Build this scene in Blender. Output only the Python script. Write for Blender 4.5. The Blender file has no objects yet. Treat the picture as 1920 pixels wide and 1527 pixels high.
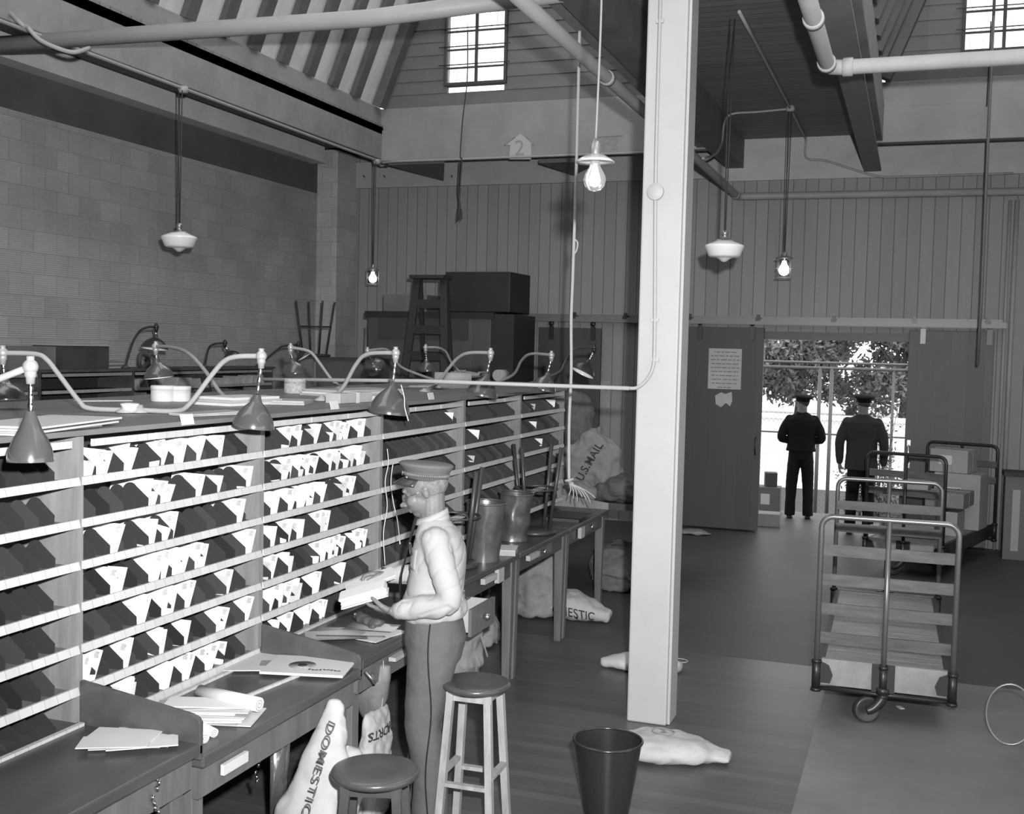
import bpy, math, random
from mathutils import Vector, Matrix, noise
random.seed(7)
SC = bpy.context.scene
COL = SC.collection
PI = math.pi

# ---------------------------------------------------------------- camera, sky, sun, flash, exposure
YAW, PITCH, ROLL = math.radians(19.552), math.radians(2.995), math.radians(1.376)
FPX, CX, CY, EYE = 2100.0, 966.0, 763.0, Vector((0, 0, 2.27))
_f = Vector((-math.sin(YAW) * math.cos(PITCH), math.cos(YAW) * math.cos(PITCH), -math.sin(PITCH)))
_r0 = Vector((math.cos(YAW), math.sin(YAW), 0)); _u0 = _r0.cross(_f)
_r = math.cos(ROLL) * _r0 + math.sin(ROLL) * _u0
_u = -math.sin(ROLL) * _r0 + math.cos(ROLL) * _u0
cd = bpy.data.cameras.new('camera'); cam = bpy.data.objects.new('camera', cd); COL.objects.link(cam)
cd.sensor_fit = 'HORIZONTAL'; cd.sensor_width = 36; cd.lens = FPX / 1920 * 36
cd.shift_x = -(CX - 960) / 1920; cd.shift_y = (CY - 763.5) / 1920
cd.clip_start = 0.05; cd.clip_end = 600
M = Matrix((( _r.x, _u.x, -_f.x, 0), (_r.y, _u.y, -_f.y, 0), (_r.z, _u.z, -_f.z, EYE.z), (0, 0, 0, 1)))
cam.matrix_world = M
SC.camera = cam

world = bpy.data.worlds.new('sky'); SC.world = world; world.use_nodes = True
bg = world.node_tree.nodes['Background']; bg.inputs[0].default_value = (0.9, 0.9, 0.9, 1); bg.inputs[1].default_value = 2.6

fd = bpy.data.lights.new('press_flash', 'SPOT'); fd.energy = 3350; fd.shadow_soft_size = 0.045
fd.spot_size = math.radians(100); fd.spot_blend = 1.0
flash = bpy.data.objects.new('press_flash', fd); COL.objects.link(flash)
flash.location = EYE + 0.16 * _r + 0.27 * _u
flash.rotation_euler = (_f * 1.0 - _r * 0.02 + _u * 0.14).to_track_quat('-Z', 'Y').to_euler()

vs = SC.view_settings; SC.display_settings.display_device = 'sRGB'
vs.view_transform = 'Standard'; vs.look = 'None'; vs.gamma = 1; vs.use_curve_mapping = False; vs.exposure = 0.0
SC.cycles.max_bounces = 6; SC.cycles.transparent_max_bounces = 8

# a photo pixel seen on a real plane of the room
def ray(px, py): return (px - CX) / FPX * _r - (py - CY) / FPX * _u + _f
def at_z(px, py, z): d = ray(px, py); return EYE + d * ((z - EYE.z) / d.z)
def at_y(px, py, y): d = ray(px, py); return EYE + d * (y / d.y)
def at_x(px, py, x): d = ray(px, py); return EYE + d * (x / d.x)
def at_d(px, py, t): return EYE + ray(px, py) * t

# ---------------------------------------------------------------- materials (black and white photograph: greys)
MATS = {}
def mat(name, g, rough=0.7, var=0.0, vscale=3.0, metal=0.0, bump=0.0, bscale=30.0, emit=0.0, stretch=None, spec=0.3, g2=None, streak=None, coat=0.0):
    if name in MATS: return MATS[name]
    m = bpy.data.materials.new(name); m.use_nodes = True; nt = m.node_tree; N = nt.nodes; L = nt.links
    b = N['Principled BSDF']
    b.inputs['Base Color'].default_value = (g, g, g, 1); b.inputs['Roughness'].default_value = rough
    b.inputs['Metallic'].default_value = metal; b.inputs['Specular IOR Level'].default_value = spec
    b.inputs['Coat Weight'].default_value = coat
    tc = N.new('ShaderNodeTexCoord'); mp = N.new('ShaderNodeMapping'); L.new(tc.outputs['Object'], mp.inputs[0])
    if stretch: mp.inputs['Scale'].default_value = stretch
    if var > 0:
        nz = N.new('ShaderNodeTexNoise'); nz.inputs['Scale'].default_value = vscale; nz.inputs['Detail'].default_value = 6; nz.inputs['Roughness'].default_value = .65
        L.new(mp.outputs[0], nz.inputs['Vector'])
        r = N.new('ShaderNodeMapRange'); r.inputs[1].default_value = .28; r.inputs[2].default_value = .72
        hi = g2 if g2 is not None else g * (1 + var); lo = g * (1 - var)
        r.inputs[3].default_value = lo; r.inputs[4].default_value = hi
        L.new(nz.outputs[0], r.inputs[0]); L.new(r.outputs[0], b.inputs['Base Color'])
    if bump > 0:
        n2 = N.new('ShaderNodeTexNoise'); n2.inputs['Scale'].default_value = bscale; n2.inputs['Detail'].default_value = 4
        L.new(mp.outputs[0], n2.inputs['Vector'])
        bp = N.new('ShaderNodeBump'); bp.inputs['Strength'].default_value = bump; bp.inputs['Distance'].default_value = .01
        L.new(n2.outputs[0], bp.inputs['Height']); L.new(bp.outputs[0], b.inputs['Normal'])
    if emit > 0:
        b.inputs['Emission Color'].default_value = (1, 1, 1, 1); b.inputs['Emission Strength'].default_value = emit
    MATS[name] = m; return m

def board_mat(name, g, axis, pitch, var=.15, groove=.25, width=.05, rough=.7, grain=(1, 1, 1), seam_axis=None, seam_len=2.0, bump=.25, spec=.3):
    """boards side by side: grooves every `pitch` along `axis`, each board its own slight tone"""
    if name in MATS: return MATS[name]
    m = mat(name, g, rough, spec=spec); nt = m.node_tree; N = nt.nodes; L = nt.links; b = N['Principled BSDF']
    tc = [n for n in N if n.type == 'TEX_COORD'][0]
    sp = N.new('ShaderNodeSeparateXYZ'); L.new(tc.outputs['Object'], sp.inputs[0])
    def mth(op, a, b_=None, c=None):
        n = N.new('ShaderNodeMath'); n.operation = op
        for i, v in enumerate((a, b_, c)):
            if v is None: continue
            if isinstance(v, (int, float)): n.inputs[i].default_value = v
            else: L.new(v, n.inputs[i])
        return n.outputs[0]
    u = mth('DIVIDE', sp.outputs[axis], pitch)
    fr = mth('FRACT', u); idn = mth('FLOOR', u)
    wn = N.new('ShaderNodeTexWhiteNoise'); wn.noise_dimensions = '1D'; L.new(idn, wn.inputs['W'])
    mp = N.new('ShaderNodeMapping'); mp.inputs['Scale'].default_value = grain; L.new(tc.outputs['Object'], mp.inputs[0])
    nz = N.new('ShaderNodeTexNoise'); nz.inputs['Scale'].default_value = 4; nz.inputs['Detail'].default_value = 7; nz.inputs['Roughness'].default_value = .65; L.new(mp.outputs[0], nz.inputs['Vector'])
    t = mth('ADD', mth('MULTIPLY', wn.outputs[0], .5), mth('MULTIPLY', nz.outputs[0], .9))
    tone = mth('MULTIPLY', mth('ADD', mth('MULTIPLY', mth('SUBTRACT', t, .7), 2 * var), 1.0), g)
    gl = mth('LESS_THAN', fr, width)
    if seam_axis is not None:
        v = mth('ADD', mth('DIVIDE', sp.outputs[seam_axis], seam_len), mth('MULTIPLY', wn.outputs[0], 7.3))
        gl = mth('MAXIMUM', gl, mth('LESS_THAN', mth('FRACT', v), width * pitch / seam_len * .8))
    col = mth('MULTIPLY', tone, mth('SUBTRACT', 1.0, mth('MULTIPLY', gl, 1 - groove)))
    L.new(col, b.inputs['Base Color'])
    bp = N.new('ShaderNodeBump'); bp.inputs['Strength'].default_value = bump; bp.inputs['Distance'].default_value = .01
    hh = mth('SUBTRACT', mth('MULTIPLY', nz.outputs[0], .3), gl)
    L.new(hh, bp.inputs['Height']); L.new(bp.outputs[0], b.inputs['Normal'])
    return m

def tile_mat(name, g):
    """hollow clay tile: combed horizontal ridges, squeezed mortar at the upright joints"""
    m = mat(name, g, .8); nt = m.node_tree; N = nt.nodes; L = nt.links; b = N['Principled BSDF']
    tc = [n for n in N if n.type == 'TEX_COORD'][0]
    sp = N.new('ShaderNodeSeparateXYZ'); L.new(tc.outputs['Object'], sp.inputs[0])
    add = N.new('ShaderNodeMath'); add.operation = 'ADD'; L.new(sp.outputs[0], add.inputs[0]); L.new(sp.outputs[1], add.inputs[1])
    cb = N.new('ShaderNodeCombineXYZ'); L.new(add.outputs[0], cb.inputs[0]); L.new(sp.outputs[2], cb.inputs[1])
    def brick(ms, off=.5):
        br = N.new('ShaderNodeTexBrick'); br.offset = off; br.inputs['Scale'].default_value = 1
        br.inputs['Brick Width'].default_value = .31; br.inputs['Row Height'].default_value = .205
        br.inputs['Mortar Size'].default_value = ms; br.inputs['Mortar Smooth'].default_value = .4
        br.inputs['Color1'].default_value = (g * 1.08,) * 3 + (1,); br.inputs['Color2'].default_value = (g * .93,) * 3 + (1,)
        br.inputs['Mortar'].default_value = (g * .84,) * 3 + (1,)
        return br
    nz = N.new('ShaderNodeTexNoise'); nz.inputs['Scale'].default_value = 9; nz.inputs['Detail'].default_value = 4; L.new(tc.outputs['Object'], nz.inputs['Vector'])
    vm = N.new('ShaderNodeVectorMath'); vm.operation = 'MULTIPLY_ADD'; L.new(nz.outputs['Color'], vm.inputs[0]); vm.inputs[1].default_value = (.02, .008, 0); L.new(cb.outputs[0], vm.inputs[2])
    br = brick(.006); L.new(vm.outputs[0], br.inputs['Vector'])
    wv = N.new('ShaderNodeMath'); wv.operation = 'MULTIPLY'; wv.inputs[1].default_value = 2 * PI / .0205; L.new(sp.outputs[2], wv.inputs[0])
    sn = N.new('ShaderNodeMath'); sn.operation = 'SINE'; L.new(wv.outputs[0], sn.inputs[0])
    n3 = N.new('ShaderNodeTexNoise'); n3.inputs['Scale'].default_value = 1.3; n3.inputs['Detail'].default_value = 8; L.new(tc.outputs['Object'], n3.inputs['Vector'])
    mr = N.new('ShaderNodeMapRange'); mr.inputs[1].default_value = .3; mr.inputs[2].default_value = .7; mr.inputs[3].default_value = .85; mr.inputs[4].default_value = 1.12; L.new(n3.outputs[0], mr.inputs[0])
    s2 = N.new('ShaderNodeMath'); s2.operation = 'MULTIPLY_ADD'; s2.inputs[1].default_value = .075; s2.inputs[2].default_value = 1; L.new(sn.outputs[0], s2.inputs[0])
    s3 = N.new('ShaderNodeMath'); s3.operation = 'MULTIPLY'; L.new(s2.outputs[0], s3.inputs[0]); L.new(mr.outputs[0], s3.inputs[1])
    mx = N.new('ShaderNodeVectorMath'); mx.operation = 'SCALE'; L.new(br.outputs['Color'], mx.inputs[0]); L.new(s3.outputs[0], mx.inputs['Scale'])
    L.new(mx.outputs[0], b.inputs['Base Color'])
    h = N.new('ShaderNodeMath'); h.operation = 'MULTIPLY_ADD'; h.inputs[1].default_value = .25; L.new(sn.outputs[0], h.inputs[0])
    h2 = N.new('ShaderNodeMath'); h2.operation = 'MULTIPLY'; L.new(br.outputs['Fac'], h2.inputs[0]); L.new(nz.outputs[0], h2.inputs[1]); L.new(h2.outputs[0], h.inputs[2])
    bp = N.new('ShaderNodeBump'); bp.inputs['Strength'].default_value = .5; bp.inputs['Distance'].default_value = .012; L.new(h.outputs[0], bp.inputs['Height']); L.new(bp.outputs[0], b.inputs['Normal'])
    return m

WHITE = mat('white_paint', .35, .55, var=.07, vscale=2)
CREAM = mat('wall_paint', .23, .6, var=.16, vscale=1.2)
GREYP = mat('grey_paint', .30, .55, var=.14, vscale=1.6)
DARKP = mat('dark_green_paint', .075, .45, var=.18, vscale=2.2)
IRON = mat('black_iron', .022, .38, metal=.2, spec=.5)
PIPE = mat('painted_conduit', .27, .5, var=.1)
WPIPE = mat('white_lagging', .36, .6, var=.08, vscale=6)
STEEL = mat('chrome', .75, .16, metal=1.0)
GALV = mat('galvanised', .35, .35, metal=.8, var=.3, vscale=6)
PAPER = mat('paper', .50, .8, var=.05, vscale=8)
PAPER2 = mat('grey_paper', .32, .8, var=.1, vscale=10)
INK = mat('ink', .03, .8)
INKG = mat('grey_ink', .22, .8)
CARD = mat('cardboard', .22, .8, var=.1, vscale=5)
CANVAS = mat('sack_canvas', .36, .9, var=.14, vscale=3, bump=.35, bscale=9)
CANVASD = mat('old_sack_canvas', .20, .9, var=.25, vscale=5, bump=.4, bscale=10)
LEATHER = mat('dark_leather', .07, .5, var=.3, vscale=8, bump=.3, bscale=20)
GLASSW = mat('opal_glass', .78, .25, spec=.5, coat=.3)
BULB = mat('lit_bulb', .9, .3, emit=5.0)
ROPE = mat('rope', .42, .9, bump=.5, bscale=120)
CORD = mat('black_cord', .04, .6)
RUBBER = mat('rubber', .03, .7)
SHADEM = mat('lamp_enamel', .06, .2, spec=.6, coat=.5)
SHADEIN = mat('lamp_enamel_white', .75, .3)
WOODC = mat('case_side_wood', .185, .5, var=.3, vscale=3.2, stretch=(4, 4, .5))
STRIPM = board_mat('label_strip', .43, 1, .062, var=.12, groove=.55, width=.035, rough=.55, grain=(1, 8, 1), bump=.05)
DESKW = mat('desk_wood', .062, .33, var=.25, vscale=2.5, stretch=(3, .6, 3), spec=.4)
DESKL = mat('desk_frame_wood', .115, .45, var=.3, vscale=3, stretch=(3, 3, .5))
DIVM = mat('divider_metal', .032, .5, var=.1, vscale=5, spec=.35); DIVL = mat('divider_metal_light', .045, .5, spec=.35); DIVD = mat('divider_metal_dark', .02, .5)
SHELFB = mat('shelf_board', .15, .5, var=.2)
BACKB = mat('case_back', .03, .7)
STOOLW = mat('stool_seat_wood', .055, .28, var=.25, vscale=6, spec=.5)
STOOLL = mat('stool_pale_wood', .27, .55, var=.3, vscale=7, stretch=(3, 3, .6))
SKIND = mat('skin', .125, .5, var=.2, vscale=11, spec=.35, bump=.15, bscale=60)
SHIRT = mat('shirt_cotton', .29, .85, bump=.25, bscale=14)
TROUS = mat('trouser_wool', .08, .85, var=.08, vscale=14, bump=.2, bscale=50)
CAPM = mat('cap_cloth', .10, .8)
NAVY = mat('navy_wool', .008, .9, spec=.1)
COATM = mat('coat_wool', .028, .9, spec=.1)
HAIRM = mat('hair', .15, .9, var=.4, vscale=60, bump=.5, bscale=150)
LEAF = mat('leaf', .16, .6, var=.7, vscale=.5)
BARK = mat('bark', .06, .9)

# ---------------------------------------------------------------- mesh builder
class MB:
    def __init__(s): s.v = []; s.f = []; s.m = []; s.sm = []
    def add(s, vs_, fs, mi=0, smooth=False):
        o = len(s.v); s.v += [tuple(p) for p in vs_]
        for f in fs: s.f.append(tuple(i + o for i in f)); s.m.append(mi); s.sm.append(smooth)
        return s
    def box(s, c, d, mi=0, rot=None):
        c = Vector(c); hx, hy, hz = d[0] / 2, d[1] / 2, d[2] / 2
        P = [Vector((x, y, z)) for z in (-hz, hz) for y in (-hy, hy) for x in (-hx, hx)]
        if rot is not None: P = [rot @ p for p in P]
        return s.add([p + c for p in P], [(0, 2, 3, 1), (4, 5, 7, 6), (0, 1, 5, 4), (2, 6, 7, 3), (0, 4, 6, 2), (1, 3, 7, 5)], mi)
    def bb(s, lo, hi, mi=0):
        return s.box([(a + b) / 2 for a, b in zip(lo, hi)], [abs(b - a) for a, b in zip(lo, hi)], mi)
    def bar(s, a, b, w, t, mi=0, up=(0, 0, 1)):
        a = Vector(a); b = Vector(b); z = (b - a); L_ = z.length; z.normalize(); u = Vector(up)
        if abs(z.dot(u)) > .98: u = Vector((0, 1, 0))
        x = u.cross(z).normalized(); y = z.cross(x)
        return s.box((a + b) / 2, (w, t, L_), mi, Matrix((x, y, z)).transposed())
    def tube(s, pts, r, n=8, mi=0, cap=True, closed=False):
        P = [Vector(p) for p in pts]; R = r if isinstance(r, (list, tuple)) else [r] * len(P)
        T = []
        for i in range(len(P)):
            a = P[(i - 1) % len(P)] if (i > 0 or closed) else P[i]; b = P[(i + 1) % len(P)] if (i < len(P) - 1 or closed) else P[i]
            t = b - a; T.append(t.normalized() if t.length > 1e-9 else Vector((0, 0, 1)))
        u = T[0].orthogonal().normalized(); vs_ = []
        for i, p in enumerate(P):
            u = (u - T[i] * u.dot(T[i]))
            u = u.normalized() if u.length > 1e-6 else T[i].orthogonal().normalized()
            w = T[i].cross(u)
            for k in range(n):
                a = 2 * PI * k / n; vs_.append(p + (u * math.cos(a) + w * math.sin(a)) * R[i])
        fs = []; m_ = len(P); rng = m_ if closed else m_ - 1
        for i in range(rng):
            j = (i + 1) % m_
            for k in range(n): fs.append((i * n + k, i * n + (k + 1) % n, j * n + (k + 1) % n, j * n + k))
        s.add(vs_, fs, mi, True)
        if cap and not closed:
            s.f.append(tuple(len(s.v) - len(vs_) + k for k in range(n))[::-1]); s.m.append(mi); s.sm.append(False)
            s.f.append(tuple(len(s.v) - n + k for k in range(n))); s.m.append(mi); s.sm.append(False)
        return s
    def lathe(s, prof, c=(0, 0, 0), n=32, mi=0, rot=None, smooth=True):
        c = Vector(c); vs_ = []
        for r, z in prof:
            for k in range(n):
                a = 2 * PI * k / n; p = Vector((r * math.cos(a), r * math.sin(a), z)); vs_.append((rot @ p if rot is not None else p) + c)
        fs = []
        for i in range(len(prof) - 1):
            for k in range(n): fs.append((i * n + k, i * n + (k + 1) % n, (i + 1) * n + (k + 1) % n, (i + 1) * n + k))
        s.add(vs_, fs, mi, smooth); o = len(s.v) - len(vs_)
        if prof[0][0] > 1e-6: s.f.append(tuple(o + k for k in range(n))[::-1]); s.m.append(mi); s.sm.append(False)
        if prof[-1][0] > 1e-6: s.f.append(tuple(len(s.v) - n + k for k in range(n))); s.m.append(mi); s.sm.append(False)
        return s
    def openlathe(s, prof, c=(0, 0, 0), n=32, mi=0, rot=None):
        c = Vector(c); vs_ = []
        for r, z in prof:
            for k in range(n):
                a = 2 * PI * k / n; p = Vector((r * math.cos(a), r * math.sin(a), z)); vs_.append((rot @ p if rot is not None else p) + c)
        fs = []
        for i in range(len(prof) - 1):
            for k in range(n): fs.append((i * n + k, i * n + (k + 1) % n, (i + 1) * n + (k + 1) % n, (i + 1) * n + k))
        return s.add(vs_, fs, mi, True)
    def loft(s, rings, mi=0, smooth=True, cap=True):
        n = len(rings[0]); vs_ = [Vector(p) for r in rings for p in r]; fs = []
        for i in range(len(rings) - 1):
            for k in range(n): fs.append((i * n + k, i * n + (k + 1) % n, (i + 1) * n + (k + 1) % n, (i + 1) * n + k))
        if cap: fs.append(tuple(range(n))[::-1]); fs.append(tuple((len(rings) - 1) * n + k for k in range(n)))
        return s.add(vs_, fs, mi, smooth)
    def prism(s, poly, t, frame, mi=0):
        """poly in the frame's (x,y), extruded +-t/2 along its z; frame = Matrix 4x4"""
        n = len(poly); vs_ = [frame @ Vector((x, y, -t / 2)) for x, y in poly] + [frame @ Vector((x, y, t / 2)) for x, y in poly]
        fs = [tuple(range(n))[::-1], tuple(range(n, 2 * n))] + [(i, (i + 1) % n, n + (i + 1) % n, n + i) for i in range(n)]
        return s.add(vs_, fs, mi)
    def ball(s, c, r, n=12, mi=0, sc=(1, 1, 1), rot=None):
        prof = [(max(1e-7, math.sin(PI * i / n)), -math.cos(PI * i / n)) for i in range(n + 1)]
        c = Vector(c); vs_ = []; m_ = n * 2
        for a, z in prof:
            for k in range(m_):
                p = Vector((a * math.cos(PI * k / n) * r * sc[0], a * math.sin(PI * k / n) * r * sc[1], z * r * sc[2]))
                vs_.append((rot @ p if rot is not None else p) + c)
        fs = [(i * m_ + k, i * m_ + (k + 1) % m_, (i + 1) * m_ + (k + 1) % m_, (i + 1) * m_ + k) for i in range(n) for k in range(m_)]
        return s.add(vs_, fs, mi, True)
    def mesh(s, name, mats):
        me = bpy.data.meshes.new(name); me.from_pydata(s.v, [], s.f)
        for m_ in (mats if isinstance(mats, (list, tuple)) else [mats]): me.materials.append(m_)
        me.polygons.foreach_set('material_index', s.m); me.polygons.foreach_set('use_smooth', s.sm); me.update()
        return me

def obj(name, mb, mats, parent=None, loc=None, bevel=0):
    me = mb.mesh(name, mats) if isinstance(mb, MB) else mb
    o = bpy.data.objects.new(name, me); COL.objects.link(o)
    if parent is not None: o.parent = parent
    if loc is not None: o.location = loc
    if bevel:
        b = o.modifiers.new('bevel', 'BEVEL'); b.width = bevel; b.segments = 2; b.limit_method = 'ANGLE'
    return o
def tag(o, label, cat, group=None, kind=None):
    if label: o['label'] = label
    if cat: o['category'] = cat
    if group: o['group'] = group
    if kind: o['kind'] = kind
    return o
def thing(name, label, cat, loc=(0, 0, 0), rotz=0, group=None):
    o = bpy.data.objects.new(name, None); COL.objects.link(o); o.location = loc; o.rotation_euler = (0, 0, rotz); o.empty_display_size = .05
    return tag(o, label, cat, group)
def struct(name, mb, mats, parent=None, bevel=0):
    o = obj(name, mb, mats, parent, bevel=bevel)
    if parent is None: o['kind'] = 'structure'
    return o
def copy_tree(o, parent=None):
    c = o.copy(); COL.objects.link(c)
    if parent is not None: c.parent = parent
    for ch in list(o.children): copy_tree(ch, c)
    return c
def text_mesh(s, size, mats, name='lettering', extrude=.0008, spacing=1.0, bold=0.0):
    cu = bpy.data.curves.new(name, 'FONT'); cu.body = s; cu.size = size; cu.extrude = extrude; cu.align_x = 'CENTER'; cu.align_y = 'CENTER'; cu.space_character = spacing; cu.offset = bold
    t = bpy.data.objects.new(name, cu); COL.objects.link(t)
    me = bpy.data.meshes.new_from_object(t); bpy.data.objects.remove(t); me.name = name
    me.materials.clear(); me.materials.append(mats); return me
def smooth_path(pts, k=6):
    P = [Vector(p) for p in pts]; out = []
    for i in range(len(P) - 1):
        a = P[max(i - 1, 0)]; b = P[i]; c = P[i + 1]; d = P[min(i + 2, len(P) - 1)]
        for j in range(k):
            t = j / k; out.append(.5 * ((2 * b) + (c - a) * t + (2 * a - 5 * b + 4 * c - d) * t * t + (3 * b - a - 3 * c + d) * t ** 3))
    return out + [P[-1]]
def fuse(mb, voxel, name, mats, smooth_it=2, disp=0, dscale=8, seed=0):
    """join overlapping closed shapes into ONE continuous skin"""
    me = mb.mesh(name, mats); o = bpy.data.objects.new(name, me); COL.objects.link(o)
    r = o.modifiers.new('r', 'REMESH'); r.mode = 'VOXEL'; r.voxel_size = voxel; r.use_smooth_shade = True
    if smooth_it:
        s_ = o.modifiers.new('s', 'SMOOTH'); s_.factor = .5; s_.iterations = smooth_it
    dg = bpy.context.evaluated_depsgraph_get(); dg.update()
    out = bpy.data.meshes.new_from_object(o.evaluated_get(dg)); bpy.data.objects.remove(o)
    out.name = name
    if disp:
        out.update(); nn = [v.normal.copy() for v in out.vertices]
        for v, n_ in zip(out.vertices, nn):
            p = v.co * dscale + Vector((seed, seed * 2, 0)); v.co += n_ * (disp * (noise.noise(p) + .5 * noise.noise(p * 2.3) - (.55 * (1 - abs(noise.noise(Vector((p.x * 1.1, p.y * 2.2, p.z * 1.3))))) ** 8 if disp > .011 else 0)))
    for p in out.polygons: p.use_smooth = True
    return out
def limb(mb, pts, rad, n=14, sc=(1, 1)):
    """tapered round limb with domed ends"""
    P = smooth_path(pts, 4) if len(pts) > 2 else [Vector(p) for p in pts]
    if len(pts) > 2:
        R = []
        for i in range(len(rad) - 1):
            for j in range(4): t = j / 4; t = t * t * (3 - 2 * t); R.append(rad[i] * (1 - t) + rad[i + 1] * t)
        R.append(rad[-1])
    else: R = list(rad)
    mb.tube(P, R, n); mb.ball(P[0], R[0] * .99, 7); mb.ball(P[-1], R[-1] * .99, 7)
    return mb
def ellring(c, rx, ry, n=28, sq=2.0, rot=None):
    out = []
    for k in range(n):
        a = 2 * PI * k / n; ca, sa = math.cos(a), math.sin(a)
        p = Vector((rx * math.copysign(abs(ca) ** (2 / sq), ca), ry * math.copysign(abs(sa) ** (2 / sq), sa), 0))
        out.append((rot @ p if rot is not None else p) + Vector(c))
    return out
# ---------------------------------------------------------------- the setting
W, YF = 14.5, 13.15            # far wall, far gable of the roof monitors
XB, YP, XP = -7.95, 13.9, -7.63
ZC = 4.98
CONC = mat('concrete_floor', .15, .5, var=.28, vscale=1.1, bump=.12, bscale=12, spec=.45)
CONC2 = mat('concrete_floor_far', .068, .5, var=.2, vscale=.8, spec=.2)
PLANK = board_mat('plank_floor', .078, 1, .085, var=.3, groove=.6, width=.05, rough=.36, grain=(.35, 3, 1), seam_axis=0, seam_len=1.3, bump=.12, spec=.45)
fl = MB()
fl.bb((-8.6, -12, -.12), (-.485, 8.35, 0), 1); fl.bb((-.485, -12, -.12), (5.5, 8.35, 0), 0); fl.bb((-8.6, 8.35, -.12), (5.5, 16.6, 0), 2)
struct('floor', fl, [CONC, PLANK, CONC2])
TILE = tile_mat('hollow_tile', .31)
wl = MB(); wl.bb((XB - .3, -12, 0), (XB, W, 4.36)); struct('wall_left', wl, TILE)
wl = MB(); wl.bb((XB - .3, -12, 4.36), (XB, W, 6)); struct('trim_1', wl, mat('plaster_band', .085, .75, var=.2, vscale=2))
pl = MB(); pl.bb((XB, YP, 0), (XP, W, ZC - .02)); struct('wall_pilaster', pl, tile_mat('pilaster_tile', .36), bevel=.01)
gd = MB(); gd.bb((XB, -12, 4.775), (XB + .2, 13.75, 4.97)); gd.bb((XB, -12, 4.745), (XB + .225, 13.75, 4.775)); struct('trim_2', gd, mat('lintel_paint', .50, .6, var=.12))
VB = board_mat('vertical_boards', .225, 0, .152, var=.14, groove=.4, width=.06, rough=.62, grain=(2.5, 2.5, .4))
bw = MB()
bw.bb((XP - .4, W, 0), (-1.84, W + .12, 5.3)); bw.bb((-.06, W, 0), (5.5, W + .12, 5.3)); bw.bb((-1.84, W, 2.50), (-.06, W + .12, 5.3))
struct('wall_back', bw, VB)
tr = MB(); tr.bb((XP, W - .05, 4.50), (-2.35, W, 4.86)); struct('trim_3', tr, GREYP)
tr = MB(); tr.bb((-2.35, W - .04, 4.46), (5.5, W, 5.3)); struct('trim_4', tr, mat('trim_paint_pale', .36, .6, var=.12))
# door frame of the dock opening
df = MB(); df.bb((-1.90, W - .03, 0), (-1.84, W + .14, 2.50)); df.bb((-.06, W - .03, 0), (-.02, W + .14, 2.50)); df.bb((-1.90, W - .03, 2.46), (-.02, W + .14, 2.56))
struct('trim_5', df, DARKP)
# ceiling boards between the two roof monitors and round them
CB = board_mat('ceiling_boards', .16, 1, .135, var=.2, groove=.35, width=.07, rough=.6, grain=(.3, 2.5, 1))
MX0, MX1 = -6.58, -2.50
RX0, RX1 = -.43, 3.4
ce = MB()
for (x0, x1, y0, y1) in ((XB, MX0, -12, W), (MX1, RX0 - .12, 2.2, W), (RX1, 5.5, -12, W), (MX0, MX1, YF + .1, W), (RX0 - .12, RX1, YF + .1, W), (MX0, RX1, -12, 2.2)):
    ce.bb((x0, y0, ZC), (x1, y1, ZC + .12))
struct('ceiling', ce, CB)
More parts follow.
